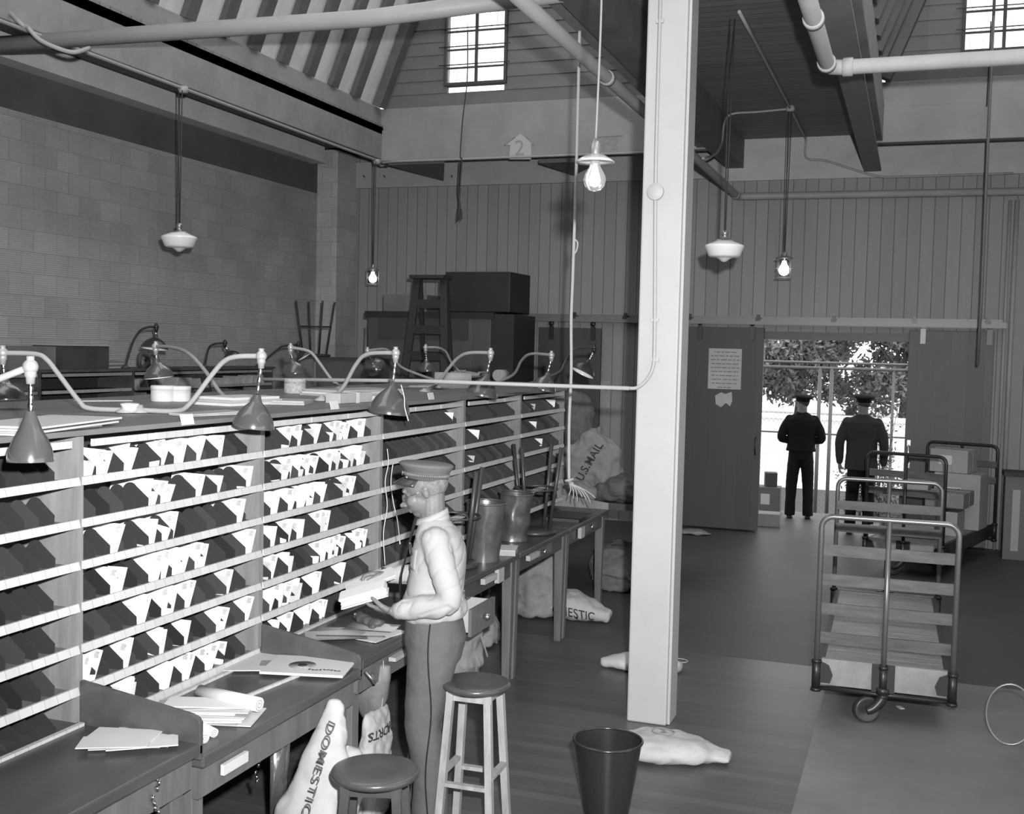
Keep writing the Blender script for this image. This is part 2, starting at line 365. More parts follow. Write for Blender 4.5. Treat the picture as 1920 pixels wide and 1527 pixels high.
# roof monitors: curb beams, clapboard gables, ribbed sides, lids
CLAP = board_mat('gable_paint', .13, 0, 50, var=.25, groove=1, rough=.6, grain=(1.2, 1, 2.2))
def monitor(n, x0, x1, wx0, wx1, wz0, wz1):
    c = MB(); zb, zt = 4.64, 5.31
    c.bb((x0 - .14, 2.2, zb + .02), (x0, YF + .1, 5.08)); c.bb((x0 - .14, 2.2, 5.08), (x0 - .03, YF + .1, zt))
    c.bb((x1, 2.2, zb + .02), (x1 + .14, YF + .1, 5.08)); c.bb((x1 + .03, 2.2, 5.08), (x1 + .14, YF + .1, zt))
    struct('trim_%d' % (10 + n * 3), c, mat('curb_paint', .20, .6, var=.2, vscale=2.5), bevel=.008)
    c = MB(); c.bb((x0 - .14, YF, zb), (x1 + .14, YF + .14, 5.03)); c.bb((x0 - .14, YF + .03, 5.03), (x1 + .14, YF + .14, zt))
    struct('trim_%d' % (11 + n * 3), c, mat('curb_paint_far', .215, .6, var=.15, vscale=2), bevel=.008)
    g = MB(); z = zt; th = .16; sl = .392; H = 7.4
    while z < H:
        z2 = z + th; inset = (z - zt) * sl
        xa, xb = x0 + inset, x1 - inset
        segs = [(xa, xb)] if z2 <= wz0 or z >= wz1 else [(xa, wx0), (wx1, xb)]
        for a, b in segs:
            if b - a > .02:
                g.add([(a, YF + .035, z), (b, YF + .035, z), (b, YF + .046, z2), (a, YF + .046, z2), (a, YF + .1, z), (b, YF + .1, z), (b, YF + .1, z2), (a, YF + .1, z2)],
                      [(0, 1, 2, 3), (0, 4, 5, 1), (3, 2, 6, 7), (4, 7, 6, 5), (0, 3, 7, 4), (1, 5, 6, 2)])
        z = z2
    o = struct('wall_gable_%d' % n, g, CLAP)
    w = MB(); f_ = .035; GW = mat('window_dark_wood', .05, .6)
    for a, b in (((wx0 - f_, wz0 - f_), (wx0, wz1)), ((wx1, wz0 - f_), (wx1 + f_, wz1)), ((wx0, wz0 - f_), (wx1, wz0)), ((wx0, wz1), (wx1, wz1 + f_))):
        w.bb((a[0], YF + .0, a[1]), (b[0], YF + .12, b[1]))
    win = struct('window_%d' % n, w, GW)
    w = MB(); xm = (wx0 + wx1) / 2; w.bb((xm - .018, YF + .04, wz0), (xm + .018, YF + .07, wz1)); zz = wz0 + .19
    while zz < wz1: w.bb((wx0, YF + .045, zz - .011), (wx1, YF + .065, zz + .011)); zz += .225
    obj('window_bars', w, GW, win)
    w = MB(); zz = wz0 + .19
    while zz < wz1: w.bb((wx0 - .1, YF - .012, zz + .02), (wx1 + .08, YF - .004, zz + .032)); zz += .225
    obj('guard_rod', w, IRON, win)
    gm = mat('wired_glass', .8, .5)
    if not gm.get('done'):
        gm['done'] = 1; b = gm.node_tree.nodes['Principled BSDF']; b.inputs['Transmission Weight'].default_value = .0; b.inputs['Alpha'].default_value = .25; b.inputs['Base Color'].default_value = (.8, .8, .8, 1)
        N = gm.node_tree.nodes; L = gm.node_tree.links; tc = N.new('ShaderNodeTexCoord'); nz = N.new('ShaderNodeTexNoise'); nz.inputs['Scale'].default_value = 3
        mp = N.new('ShaderNodeMapping'); mp.inputs['Scale'].default_value = (14, 1, 1.2); L.new(tc.outputs['Object'], mp.inputs[0]); L.new(mp.outputs[0], nz.inputs['Vector'])
        mr = N.new('ShaderNodeMapRange'); mr.inputs[1].default_value = .5; mr.inputs[2].default_value = .72; mr.inputs[3].default_value = .12; mr.inputs[4].default_value = .6; L.new(nz.outputs[0], mr.inputs[0]); L.new(mr.outputs[0], b.inputs['Alpha'])
    w = MB(); w.bb((wx0, YF + .05, wz0), (wx1, YF + .055, wz1)); obj('pane', w, gm, win)
    # ribbed sloping sides
    for side, xs, sg in ((0, x0, 1), (1, x1, -1)):
        c = MB(); H2 = 2.1; A = Vector((xs, 0, zt)); B = Vector((xs + sg * H2 * sl, 0, zt + H2))
        y = 2.2
        c.add([A + Vector((-sg * .09, 2.2, 0)), A + Vector((-sg * .09, YF + .1, 0)), B + Vector((-sg * .09, YF + .1, 0)), B + Vector((-sg * .09, 2.2, 0)),
               A + Vector((-sg * .14, 2.2, 0)), A + Vector((-sg * .14, YF + .1, 0)), B + Vector((-sg * .14, YF + .1, 0)), B + Vector((-sg * .14, 2.2, 0))],
              [(0, 1, 2, 3), (7, 6, 5, 4), (0, 4, 5, 1), (3, 2, 6, 7)], 0)
        yy = YF - .10
        c.bar(A + Vector((0, yy, 0)), B + Vector((0, yy, 0)), .12, .16, 1, up=(0, 1, 0))
        yy -= .60
        while yy > 2.4:
            c.bar(A + Vector((-sg * .03, yy, 0)), B + Vector((-sg * .03, yy, 0)), .07, .16, 1, up=(0, 1, 0)); yy -= .56
        struct('ceiling_slope_%d' % (n * 2 + side), c, [mat('skylight_panel', .55, .6, var=.2, vscale=1.4, stretch=(1, 3, 1)), mat('rafter_paint', .09, .6, var=.2, vscale=4)])
monitor(1, MX0, MX1, -5.70, -4.93, 5.585, 6.72)
monitor(2, RX0, RX1, .375, 1.15, 5.60, 6.74)
# shell the camera never sees, so daylight comes in only where the building is open
b = MB(); b.bb((-8.3, -12.2, 0), (5.5, -12, 5.1)); struct('wall_front', b, GREYP)
b = MB(); b.bb((5.5, -12, 0), (5.7, -3, 5.1)); b.bb((5.5, 6, 0), (5.7, W, 5.1)); b.bb((5.5, -3, 3.6), (5.7, 6, 5.1)); struct('wall_right', b, GREYP)

# steel girders
g = MB(); xa = -.585
g.bb((xa - .09, 2.2, 4.53), (xa + .11, W - .04, 4.555)); g.bb((xa, 2.2, 4.555), (xa + .022, W - .04, ZC - .02)); g.bb((xa - .09, 2.2, ZC - .03), (xa + .11, W - .04, ZC))
tag(obj('steel_beam', g, mat('beam_paint', .17, .5, var=.15)), 'grey painted steel I-beam running overhead to the back wall, right of the white pillar', 'beam')
g = MB(); g.bb((-2.36, 2.2, 4.62), (-2.14, W - .04, ZC)); tag(obj('girder', g, mat('girder_paint', .12, .6, var=.2)), 'deep dark wooden girder along the ceiling boards behind the white pillar', 'beam')

# pillar
PX0, PX1, PY0 = -1.578, -1.332, 6.62
t = thing('pillar', 'white painted square timber pillar standing on the plank floor in mid-room', 'pillar', ((PX0 + PX1) / 2, PY0 + .125, 0))
p = MB(); p.bb((-.123, -.125, 0), (.123, .125, ZC - .36 + .36)); obj('post', p, WHITE, t, bevel=.012)
p = MB(); p.box((.132, 0, 2.49), (.016, .20, 4.97)); obj('corner_board', p, WHITE, t)
# conduit down the pillar, with a round box, and out to the sorting cases
t = thing('pillar_conduit', 'painted conduit run down the front of the white pillar and bent over to the cases', 'conduit')
yf = PY0 - .022
pts = [at_y(1238, 20, yf), at_y(1233, 180, yf), at_y(1229, 360, yf), at_y(1228, 560, yf), at_y(1227, 655, yf), at_y(1224, 690, yf), at_y(1212, 713, yf), at_y(1195, 727, yf), at_y(1180, 728.5, yf)]
pts[0].z = 4.97
p = MB(); p.tube(smooth_path(pts, 5), .011, 10)
e = pts[-1]; p.tube([e, (-3.0, yf, e.z), (-4.2, yf + .06, e.z - .03)], .0125, 10); obj('tube', p, mat('pillar_conduit_paint', .32, .5), t)
p = MB(); c = at_y(1229, 360, yf - .005); p.lathe([(.0, -.004), (.050, -.004), (.050, .010), (.0499, .012), (.049, .013), (0, .014)], c, 24, rot=Matrix.Rotation(PI / 2, 3, 'X')); obj('junction_box', p, WHITE, t)
p = MB()
for yy in (40, 600, 675): c = at_y(1228 if yy > 100 else 1237, yy, yf); p.box(c, (.045, .012, .02))
obj('strap', p, WHITE, t)

# big heating pipes
def pipe_thing(name, label, pts, r, m, collars=()):
    t = thing(name, label, 'pipe'); p = MB(); p.tube(pts, r, 16); obj('tube', p, m, t)
    for c, d in collars:
        p = MB(); c = Vector(c); d = Vector(d).normalized(); p.tube([c - d * r * .7, c - d * r * .6, c + d * r * .6, c + d * r * .7], [r * 1.0, r * 1.22, r * 1.22, r * 1.0], 16); obj('collar', p, m, t)
    return t
el = at_z(1553, 128, 4.25)
z4 = 4.25
pts = [(el.x, 2.6, z4), (el.x, el.y - .1, z4), (el.x + .02, el.y - .03, z4), (el.x + .09, el.y, z4), (5.45, el.y, z4)]
pipe_thing('white_pipe', 'white lagged pipe turning a corner overhead at top right of the room', pts, .052, WPIPE, [((el.x, el.y - .14, z4), (0, 1, 0)), ((el.x + .13, el.y, z4), (1, 0, 0)), ((el.x, 6.9, z4), (0, 1, 0))])
pts = [(-2.19, 2.6, 4.25), (-2.19, 8.5, 4.25), (-2.19, 14.30, 4.25), (-2.17, 14.36, 4.25), (-2.10, 14.38, 4.25), (5.4, 14.38, 4.22)]
pipe_thing('ceiling_pipe', 'grey pipe running back overhead beside the pillar and along the boarded back wall', pts, .046, PIPE, [((-2.19, 8.0, 4.25), (0, 1, 0)), ((-2.19, 14.2, 4.25), (0, 1, 0))])
pts = [(-7.9, 7.13, 4.60), (-3.745, 7.30, 4.60), (-2.34, 7.36, 4.68)]
pipe_thing('cross_pipe', 'thick grey pipe crossing under the roof at top left of the room', pts, .062, PIPE)

# thin conduits at the ceiling
def conduit(label, pts, r=.012, boxes=(), m=PIPE):
    t = thing('conduit', label, 'conduit'); p = MB(); p.tube(smooth_path(pts, 4), r, 8); obj('tube', p, m, t)
    for b in boxes: p = MB(); p.lathe([(0, -.03), (.045, -.03), (.05, .0), (.045, .03), (0, .03)], b, 16); obj('junction_box', p, m, t)
    return t
xc = MX0 + .02
conduit('painted conduit along the lower edge of the left skylight beam with two round boxes', [(xc, 2.5, 4.63), (xc, 8, 4.63), (xc, 13.0, 4.62), (xc + .2, 13.1, 4.62), (-2.6, 13.1, 4.62)], .016, [(xc, 8.96, 4.615), (xc, 12.97, 4.60)])
jb = at_z(1482, 204, ZC - .03)
conduit('thin conduit crossing the dark ceiling boards to a round box and down the back wall', [at_z(1386, 22, ZC - .02), jb, at_z(1505, 250, ZC - .03), at_y(1511, 262, W - .07), at_y(1512, 296, W - .07), at_y(1550, 302, W - .07), at_y(1600, 318, W - .07), at_y(1650, 331, W - .07), at_y(1700, 331, W - .07), at_y(1900, 325, W - .07)], .014, [jb])
conduit('curved branch conduit bending off the ceiling box down the side of the girder', [jb, at_z(1420, 210, ZC - .03), at_z(1372, 214, ZC - .03), at_x(1358, 232, -2.1), at_x(1353, 270, -2.1), at_x(1340, 290, -2.1), at_x(1318, 297, -2.1)], .013)
conduit('loose bent conduit at the upper left corner of the roof', [at_d(-40, -40, 9.4), at_d(30, 36, 8.4), at_d(52, 52, 8.4), at_d(75, 75, 8.4), at_d(112, 92, 8.4), at_d(140, 98, 8.4), at_d(168, 90, 8.5)], .017)

# angled braces behind the far curb
for i, (a, b_, lab) in enumerate(((at_y(728, 310, YF + .2), at_y(832, 340, W - .06), 'dark triangular brace board under the left skylight, left one'), (at_y(1010, 306, YF + .2), at_y(1075, 330, W - .06), 'dark triangular brace board under the skylight near the numbered arrow'))):
    p = MB(); p.add([a, Vector((a.x + .8, a.y, a.z)), b_, b_ + Vector((0, 0, .05)), a + Vector((0, 0, .05)), Vector((a.x + .8, a.y, a.z + .05))], [(0, 1, 2), (3, 5, 4), (0, 4, 5, 1), (1, 5, 3, 2), (2, 3, 4, 0)])
    tag(obj('brace_board', p, mat('brace_paint', .12, .6)), lab, 'brace')

# painted signs on the gable beam
def wall_text(s, px, py, y, size, m, name='painted_number', extrude=.001, bold=0):
    c = at_y(px, py, y); o = obj(name, text_mesh(s, size, m, name, extrude, bold=bold), None, None, c); o.rotation_euler = (PI / 2, 0, 0); return o
t = thing('arrow_sign', 'white arrow-shaped patch with number 2 painted on the beam under the left skylight', 'sign', at_y(976, 300, YF - .006))
p = MB(); c0 = t.location
def L_(px, py): return at_y(px, py, YF - .004) - c0
pp = [L_(955, 299), L_(996, 299), L_(996, 270), L_(1001, 270), L_(976, 251), L_(946, 272), L_(957, 272)]
p.add([Vector(q) for q in pp] + [Vector(q) + Vector((0, -.003, 0)) for q in pp], [tuple(range(7, 14)), tuple(range(7))[::-1]] + [(i, (i + 1) % 7, 7 + (i + 1) % 7, 7 + i) for i in range(7)])
obj('patch', p, mat('sign_pale', .34, .6), t)
for a, b_ in (((945, 273), (966, 257)), ((986, 256), (1001, 271))):
    p = MB(); p.bar(L_(*a) + Vector((0, -.004, 0)), L_(*b_) + Vector((0, -.004, 0)), .02, .003); obj('stroke', p, INKG, t)
o = obj('numeral', text_mesh('2', .27, INKG, 'numeral'), None, t, L_(974, 279) + Vector((0, -.005, 0))); o.rotation_euler = (PI / 2, 0, 0)
t = thing('number_sign', 'letters P2 with a line above painted on the beam behind the big bulb', 'sign', at_y(1140, 270, YF - .006)); c0 = t.location
o = obj('numeral', text_mesh('P2', .22, INKG, 'numeral'), None, t, L_(1143, 270)); o.rotation_euler = (PI / 2, 0, 0)
p = MB(); p.bar(L_(1120, 257), L_(1168, 254), .012, .003); obj('stroke', p, INKG, t)
# nails in the left trim board
for i, (px, py) in enumerate(((684, 333), (722, 333), (848, 333))):
    p = MB(); a = at_y(px, py, W - .05); p.tube([a, a + Vector((.03, -.10, .01))], .008, 6); tag(obj('spike', p, IRON), 'iron spike driven in the pale trim board above the vertical boards', 'nail', 'spikes in the trim board')

# ---------------------------------------------------------------- sliding doors and their track
def track(x0, x1, lab, hs):
    t = thing('door_track', lab, 'track'); p = MB(); z = 2.695
    p.bb((x0, W - .16, z), (x1, W - .10, z + .012)); p.bb((x0, W - .105, z - .055), (x1, W - .10, z)); p.bb((x0, W - .16, z - .055), (x1, W - .155, z)); p.bb((x0, W - .03, z - .06), (x1, W, z + .05)); obj('rail', p, mat('track_iron', .16, .45, metal=.3), t)
    for x in hs: p = MB(); p.bb((x - .03, W - .17, z - .01), (x + .03, W, z + .03)); p.bb((x - .02, W - .14, z + .03), (x + .02, W - .1, z + .07)); obj('bracket', p, IRON, t)
track(-2.83, 1.0, 'long iron sliding door track over the open dock doorway', (-2.75, -1.88, -.96, -.02, .8))
track(-5.3, -3.4, 'shorter iron sliding door track on the boards left of the pillar', (-5.15, -4.3, -3.6))
DBOARD = board_mat('door_boards', .055, 0, .19, var=.12, groove=.7, width=.02, rough=.5, grain=(2, 2, .6))
DBOARD2 = board_mat('door_boards_light', .088, 0, .19, var=.2, groove=.75, width=.02, rough=.5, grain=(2, 2, .9))
def slide(x0, x1, z1, lab, m, hinges, handle=None, z0=.02, name='sliding_door'):
    t = thing(name, lab, 'door', ((x0 + x1) / 2, W - .085, 0)); w = (x1 - x0) / 2
    p = MB(); p.bb((-w, -.03, z0), (w, .03, z1)); obj('panel', p, m, t, bevel=.006)
    for hx, hm in hinges:
        p = MB(); p.bb((hx - .03, -.055, z1 - .16), (hx + .03, -.028, z1 + .02)); p.lathe([(0, -.015), (.035, -.015), (.035, .015), (0, .015)], (hx, -.045, z1 + .055), 12, rot=Matrix.Rotation(PI / 2, 3, 'X')); obj('roller_bracket', p, hm, t)
    if handle:
        hx, hz = handle; p = MB(); p.tube(smooth_path([(hx, -.03, hz - .11), (hx, -.075, hz - .06), (hx, -.075, hz + .06), (hx, -.03, hz + .11)], 4), .01, 8); p.bb((hx - .02, -.036, hz + .10), (hx + .02, -.029, hz + .17)); p.bb((hx - .02, -.036, hz - .17), (hx + .02, -.029, hz - .1)); obj('handle', p, IRON if hm is IRON else STEEL, t)
    return t
hm = IRON
slide(-2.76, -1.80, 2.60, 'dark sliding door panel with a posted notice left of the open doorway', DBOARD, ((-.33, IRON), (.33, IRON)), (.42, 1.1))
slide(-.075, .88, 2.60, 'grey scuffed sliding door panel right of the open doorway', DBOARD2, ((-.32, mat('pale_bracket', .5, .5)), (.42, mat('bracket_grey', .22, .6))), (-.43, 1.1))
slide(-4.80, -3.93, 2.56, 'dark closed sliding door on the back wall behind the last sorting lamps', DBOARD, ((-.25, IRON), (.33, IRON)))
# notice and torn paper
t = thing('notice', 'typed paper notice pinned on the dark sliding door', 'notice', at_y(1359, 692, W - .12)); c0 = t.location.copy()
w = (at_y(1390, 692, W - .12) - at_y(1328, 692, W - .12)).length; h = (at_y(1359, 654, W - .12) - at_y(1359, 730, W - .12)).length
p = MB(); p.box((0, 0, 0), (w, .003, h)); obj('sheet', p, mat('notice_paper', .36, .8, var=.1), t)
for i, s in enumerate(['- --- -- ---- ----'] + ['-- --- ---- -- --- ----', '---- -- ----- --- -- --', '--- ---- -- ---- -----', '-- ----- ---- -- --- --', '----- --- -- ---- ----', '--- -- ---- ----- -- -', '---- --- ---- -- ----', '-- ---- --- ---- ---', '---- -- ---']):
    o = obj('writing', text_mesh(s, .05, INK, 'writing', .0004, bold=.0012), None, t, (0, -.003, h / 2 - .04 - i * .05)); o.rotation_euler = (PI / 2, 0, 0)
p = MB(); pts = [(1341, 742), (1352, 736), (1360, 739), (1372, 735), (1373, 752), (1369, 762), (1361, 756), (1352, 764), (1342, 758)]
P3 = [at_y(a, b_, W - .119) for a, b_ in pts]; n = len(P3); p.add(P3 + [q + Vector((0, -.002, 0)) for q in P3], [tuple(range(n, 2 * n)), tuple(range(n))[::-1]] + [(i, (i + 1) % n, n + (i + 1) % n, n + i) for i in range(n)])
tag(obj('torn_paper', p, mat('notice_paper', .36)), 'torn scrap of paper left on the dark sliding door below the notice', 'paper')
p = MB(); a = at_y(1134, 715, W - .01); b_ = at_y(1134, 765, W - .01); p.bb((a.x - .075, W - .006, b_.z), (a.x + .075, W - .002, a.z)); tag(obj('wall_poster', p, mat('poster_paper', .27, .8, var=.2, vscale=9)), 'pale poster pinned on the vertical boards above the mail sacks', 'poster')
p = MB(); z = 1.77; p.bb((-3.9, W - .03, z - .02), (-2.9, W, z + .02)); tag(obj('wall_batten', p, mat('batten_paint', .11, .6)), 'thin horizontal batten across the vertical boards behind the mail sacks', 'batten')
# pipes and trims at right end of the back wall
for k, (x, r, lab) in enumerate(((.985, .02, 'thin upright pipe left of two at the right end of the back wall'), (1.06, .028, 'thicker upright pipe at the right end of the back wall'))):
    p = MB(); p.tube([(x, W - .045, .0), (x, W - .045, 4.15)], r, 10); tag(obj('wall_pipe', p, PIPE), lab, 'pipe')
t = thing('hanging_rod', 'long thin iron rod hanging down over the right sliding door', 'rod')
p = MB(); p.tube([at_y(1863, 30, 13.0), at_y(1850, 320, 13.0), at_y(1840, 560, 13.0), at_y(1833, 685, 13.0)], .016, 8); q = at_y(1863, 30, 13.0)
p.v[:8] = [(v[0], v[1], v[2]) for v in p.v[:8]]; obj('rod', p, mat('rod_iron', .12, .5), t)
p = MB(); p.tube([q, q + Vector((0, 0, .9))], .016, 8); obj('hanger', p, mat('rod_iron', .12, .5), t)

# ---------------------------------------------------------------- outdoors
g = MB(); g.bb((-60, 29, -1.2), (60, 260, -1.1)); g.bb((-60, 16.6, -1.2), (60, 29, -1.102), 1); g.bb((-60, -60, -1.3), (60, 16.6, -1.2)); struct('ground', g, [mat('yard_concrete', .62, .9, var=.05, vscale=.2), mat('shaded_yard_concrete', .06, .9, var=.15, vscale=.6)])  # near strip coloured dark: the building's shadow on the yard, painted in
g = MB(); g.bb((-6, 16.6, -1.1), (6, 17.0, -.08)); struct('trim_6', g, mat('dock_edge', .3, .8))
g = MB(); g.bb((-40, 34, -1.1), (40, 34.4, .38)); g.bb((-40, 33.9, .38), (40, 34.5, .5))
tag(obj('yard_wall', g, mat('white_wall', .75, .9, var=.04)), 'long low white wall across the sunlit yard behind the fence', 'wall')
t = thing('chain_link_fence', 'chain-link fence with double top rail beyond the open doorway', 'fence', (0, 19.0, 0)); FY = 19.0
GAL = mat('fence_metal', .16, .5, metal=.3)
for (z0, z1) in ((at_y(1560, 681, FY).z, .022), (at_y(1560, 691, FY).z, .026)):
    p = MB(); p.tube([(-8, 0, z0), (6, 0, z0)], z1, 8); obj('rail', p, GAL, t)
p = MB(); p.tube([(-8, 0, at_y(1560, 815, FY).z), (6, 0, at_y(1560, 815, FY).z)], .014, 8); obj('rail', p, GAL, t)
for px in (1534, 1556, 1672, 1380, 1790):
    x = at_y(px, 800, FY).x; p = MB(); p.tube([(x, 0, -1.1), (x, 0, at_y(px, 690, FY).z)], .03 if px != 1672 else .022, 8); obj('post', p, GAL, t)
p = MB(); zt = at_y(1560, 695, FY).z
for i in range(-16, 92):
    for s in (-1, 1):
        x = -4.2 + i * .075; a = Vector((x, 0, -.9)); b_ = Vector((x + s * (zt + .9) * .8, 0, zt)); p.tube([a, b_], .0014, 3, cap=False)
wm = obj('wire_mesh', p, GAL, t); wm['kind'] = 'stuff'

def leafy(mb, c, rad, n, size, sc=(1, 1, 1), hollow=.5):
    for _ in range(n):
        d = Vector((random.gauss(0, 1), random.gauss(0, 1), random.gauss(0, 1))).normalized() * rad * random.uniform(hollow, 1)
        p = Vector((d.x * sc[0], d.y * sc[1], d.z * sc[2])) + Vector(c); u = Vector((random.gauss(0, 1), random.gauss(0, 1), random.gauss(0, 1))).normalized(); v = u.orthogonal().normalized()
        s = size * random.uniform(.6, 1.3); mb.add([p - u * s, p + v * s * .45, p + u * s, p - v * s * .45], [(0, 1, 2, 3)])
random.seed(3)
xs = [(-17, 'leftmost'), (-11.5, 'second from left'), (-6, 'third from left'), (-.5, 'fourth from left'), (5, 'rightmost')]
for i, (x, w) in enumerate(xs):
    t = thing('yard_tree', 'leafy tree across the yard seen through the doorway, %s of the row' % w, 'tree', (x, 62 + random.uniform(-2, 2), -1.1), 0, 'trees beyond the yard')
    p = MB(); p.tube([(0, 0, 0), (.1, 0, 2), (0, .1, 3.6)], [.22, .17, .1], 8)
    for a in range(5): an = a * 1.25; p.tube([(0, 0, 2.2), (math.cos(an) * 1.6, math.sin(an) * 1.6, 4.0)], [.09, .03], 6)
    obj('trunk', p, BARK, t)
    p = MB()
    for k in range(20):
        leafy(p, (random.uniform(-2.6, 2.6), random.uniform(-1.5, 1.5), random.uniform(1.2, 6.2)), random.uniform(1.0, 1.5), 420, .19, (1, 1, .8), .3)
    cr = obj('crown', p, LEAF, t)
p = MB(); random.seed(9)
for k in range(70): leafy(p, (-20 + k * .42 + random.uniform(-.2, .2), random.uniform(-.6, .6), random.uniform(.3, 4.6)), .9, 150, .22, (1, 1, 1), .2)
h_ = obj('hedge', p, LEAF, None, (0, 66.5, -1.1)); tag(h_, 'dense dark hedge far behind the yard wall under the tree crowns', 'hedge')
t = thing('shrub', 'tall weedy shrub growing behind the right man outside the doorway', 'shrub', at_y(1640, 960, 18.2)); t.location.z = -1.1
rt = t.location; p = MB(); q = MB(); random.seed(11)
for k in range(34):
    px = random.uniform(1572, 1700); py = random.uniform(745, 960); tip = at_y(px, py, 18.2 + random.uniform(-.4, .4)) - rt
    if px < 1600 and py < 850: continue
    a = Vector((random.uniform(-.2, .2), random.uniform(-.1, .1), 0)); mid = (a + tip) / 2 + Vector((random.uniform(-.1, .1), 0, .2)); pth = smooth_path([a, mid, tip], 6); p.tube(pth, [.012 - .009 * i / 12 for i in range(13)], 4)
    for j in range(3, 13):
        for _ in range(9):
            leafy(q, pth[j] , .15, 1, .035, hollow=.2)
obj('stems', p, BARK, t); obj('leaves', q, mat('shrub_leaf', .13, .6, var=.6, vscale=2), t)
# ---------------------------------------------------------------- sorting cases, desks and tables
XC, XBK = -2.90, -3.65          # front and back plane of the front row of cases
CY_ = [2.12, 3.36, 4.595, 5.86, 7.13, 8.30, 9.47]
SL = [1.745 - .1578 * k for k in range(7)]
ORD = ['first', 'second', 'third', 'fourth', 'fifth', 'sixth', 'seventh']
WHERE = ['nearest sorting case at the left edge', 'big full sorting case, second from the left', 'sorting case in front of the man, full of letters', 'sorting case behind the head of the man', 'sorting case with dark empty slots, second from the far end', 'farthest sorting case of the front row, by the mail sacks']
TOPZ = 1.93
deskz = [.83, .775, .81, .88, .88, .88]

def div_poly(d=.175, h=.128):
    pts = [(0, 0), (-d, 0), (-d, .05)] + [(-.092 + .036 * math.cos(a), .066 + .034 * math.sin(a)) for a in [PI * .93 - k * PI * .73 / 7 for k in range(8)]] + [(0, .040)]
    return pts
def sorting_case(i):
    y0, y1 = CY_[i], CY_[i + 1]; w = y1 - y0; zb = deskz[i]; n = 6 if i >= 3 else 7
    t = thing('sorting_case', WHERE[i] + ', pigeonholes with pale label strips', 'sorting case', (XC, (y0 + y1) / 2, zb), 0)
    def z(v): return v - zb
    D = XC - XBK
    for s in (-1, 1):
        p = MB(); p.bb((-D, s * w / 2, 0), (0, s * (w / 2 - .018), z(TOPZ - .02))); obj('side_panel', p, WOODC, t)
    p = MB(); p.bb((-D, -w / 2, z(TOPZ - .02)), (.03, w / 2, z(TOPZ))); obj('top_panel', p, mat('case_top_wood', .14, .5, var=.25, vscale=2, stretch=(2, .5, 1)), t)
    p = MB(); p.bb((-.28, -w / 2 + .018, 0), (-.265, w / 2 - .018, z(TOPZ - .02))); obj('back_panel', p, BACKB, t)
    # label strips under the top
    a = -w / 2 + .05
    for k in range(3):
        L = (w - .1) / 3; p = MB(); p.bb((.0, a + .006, z(1.865)), (.012, a + L - .006, z(1.892))); obj('label_strip', p, STRIPM, t); a += L
    for k in range(n):
        zz = z(SL[k]) - .012
        p = MB(); p.bb((-.265, -w / 2 + .018, zz - .006), (-.004, w / 2 - .018, zz + .006)); s = obj('shelf', p, SHELFB, t)
        p = MB(); p.add([(-.006, -w / 2 + .01, zz - .010), (-.006, w / 2 - .01, zz - .010), (-.006, w / 2 - .01, zz + .020), (-.006, -w / 2 + .01, zz + .020),
                         (.013, -w / 2 + .01, zz - .010), (.013, w / 2 - .01, zz - .010), (.004, w / 2 - .01, zz + .020), (.004, -w / 2 + .01, zz + .020)],
                        [(0, 1, 2, 3), (7, 6, 5, 4), (0, 4, 5, 1), (3, 2, 6, 7), (1, 5, 6, 2), (0, 3, 7, 4)]); obj('label_strip', p, STRIPM, s)
    nd = 14 if i < 3 else 16
    if i in (4, 5): nd = 16
    fr = Matrix(((1, 0, 0, 0), (0, 0, 1, 0), (0, 1, 0, 0), (0, 0, 0, 1)))
    mes = []
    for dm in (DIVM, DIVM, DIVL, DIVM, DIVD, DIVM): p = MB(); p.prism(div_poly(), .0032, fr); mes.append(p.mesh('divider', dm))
    gap = (w - .06) / (nd + 1)
    for k in range(n):
        for j in range(nd):
            o = bpy.data.objects.new('divider', random.choice(mes)); COL.objects.link(o); o.parent = t
            o.location = (-.018, -w / 2 + .03 + gap * (j + 1) + random.uniform(-.008, .008), z(SL[k]) - .004); o.rotation_euler = (random.uniform(-.10, .04), 0, 0)
    return t
cases = [sorting_case(i) for i in range(6)]

# letters, read off the photograph: the pixel where each letter's front corner shows
LET = {1: [[190, 214, 250, 262, 320, 356, 390, 430], [308, 330, 392, 423, 478], [231, 237, 302, 341, 465], [240, 307, 326, 356, 396, 481], [286, 333, 341, 371, 442], [178, 193, 256, 321, 366, 430, 474], [204, 254, 266, 327, 370, 407, 432]],
       2: [[553, 576, 606, 643, 650, 662, 690], [538, 556, 580, 598, 640, 646, 668, 688], [530, 560, 578, 596, 618, 664, 670], [526, 556, 576, 616, 622], [524, 557, 612, 626, 636, 652, 688, 694], [522, 540, 548, 562, 574, 606, 650], [530, 556, 590, 612, 618]],
       3: [[858], [], [], [], [], []], 0: [[], [], [], [], [], [], []], 4: [[], [905], [895], [], [], []], 5: [[1010, 1045], [1012], [1022], [], [], []]}
fr = Matrix(((1, 0, 0, 0), (0, 0, 1, 0), (0, 1, 0, 0), (0, 0, 0, 1)))
LM = [mat('envelope_white', .80, .75), mat('envelope_cream', .62, .75), mat('envelope_grey', .45, .75)]
lets = []
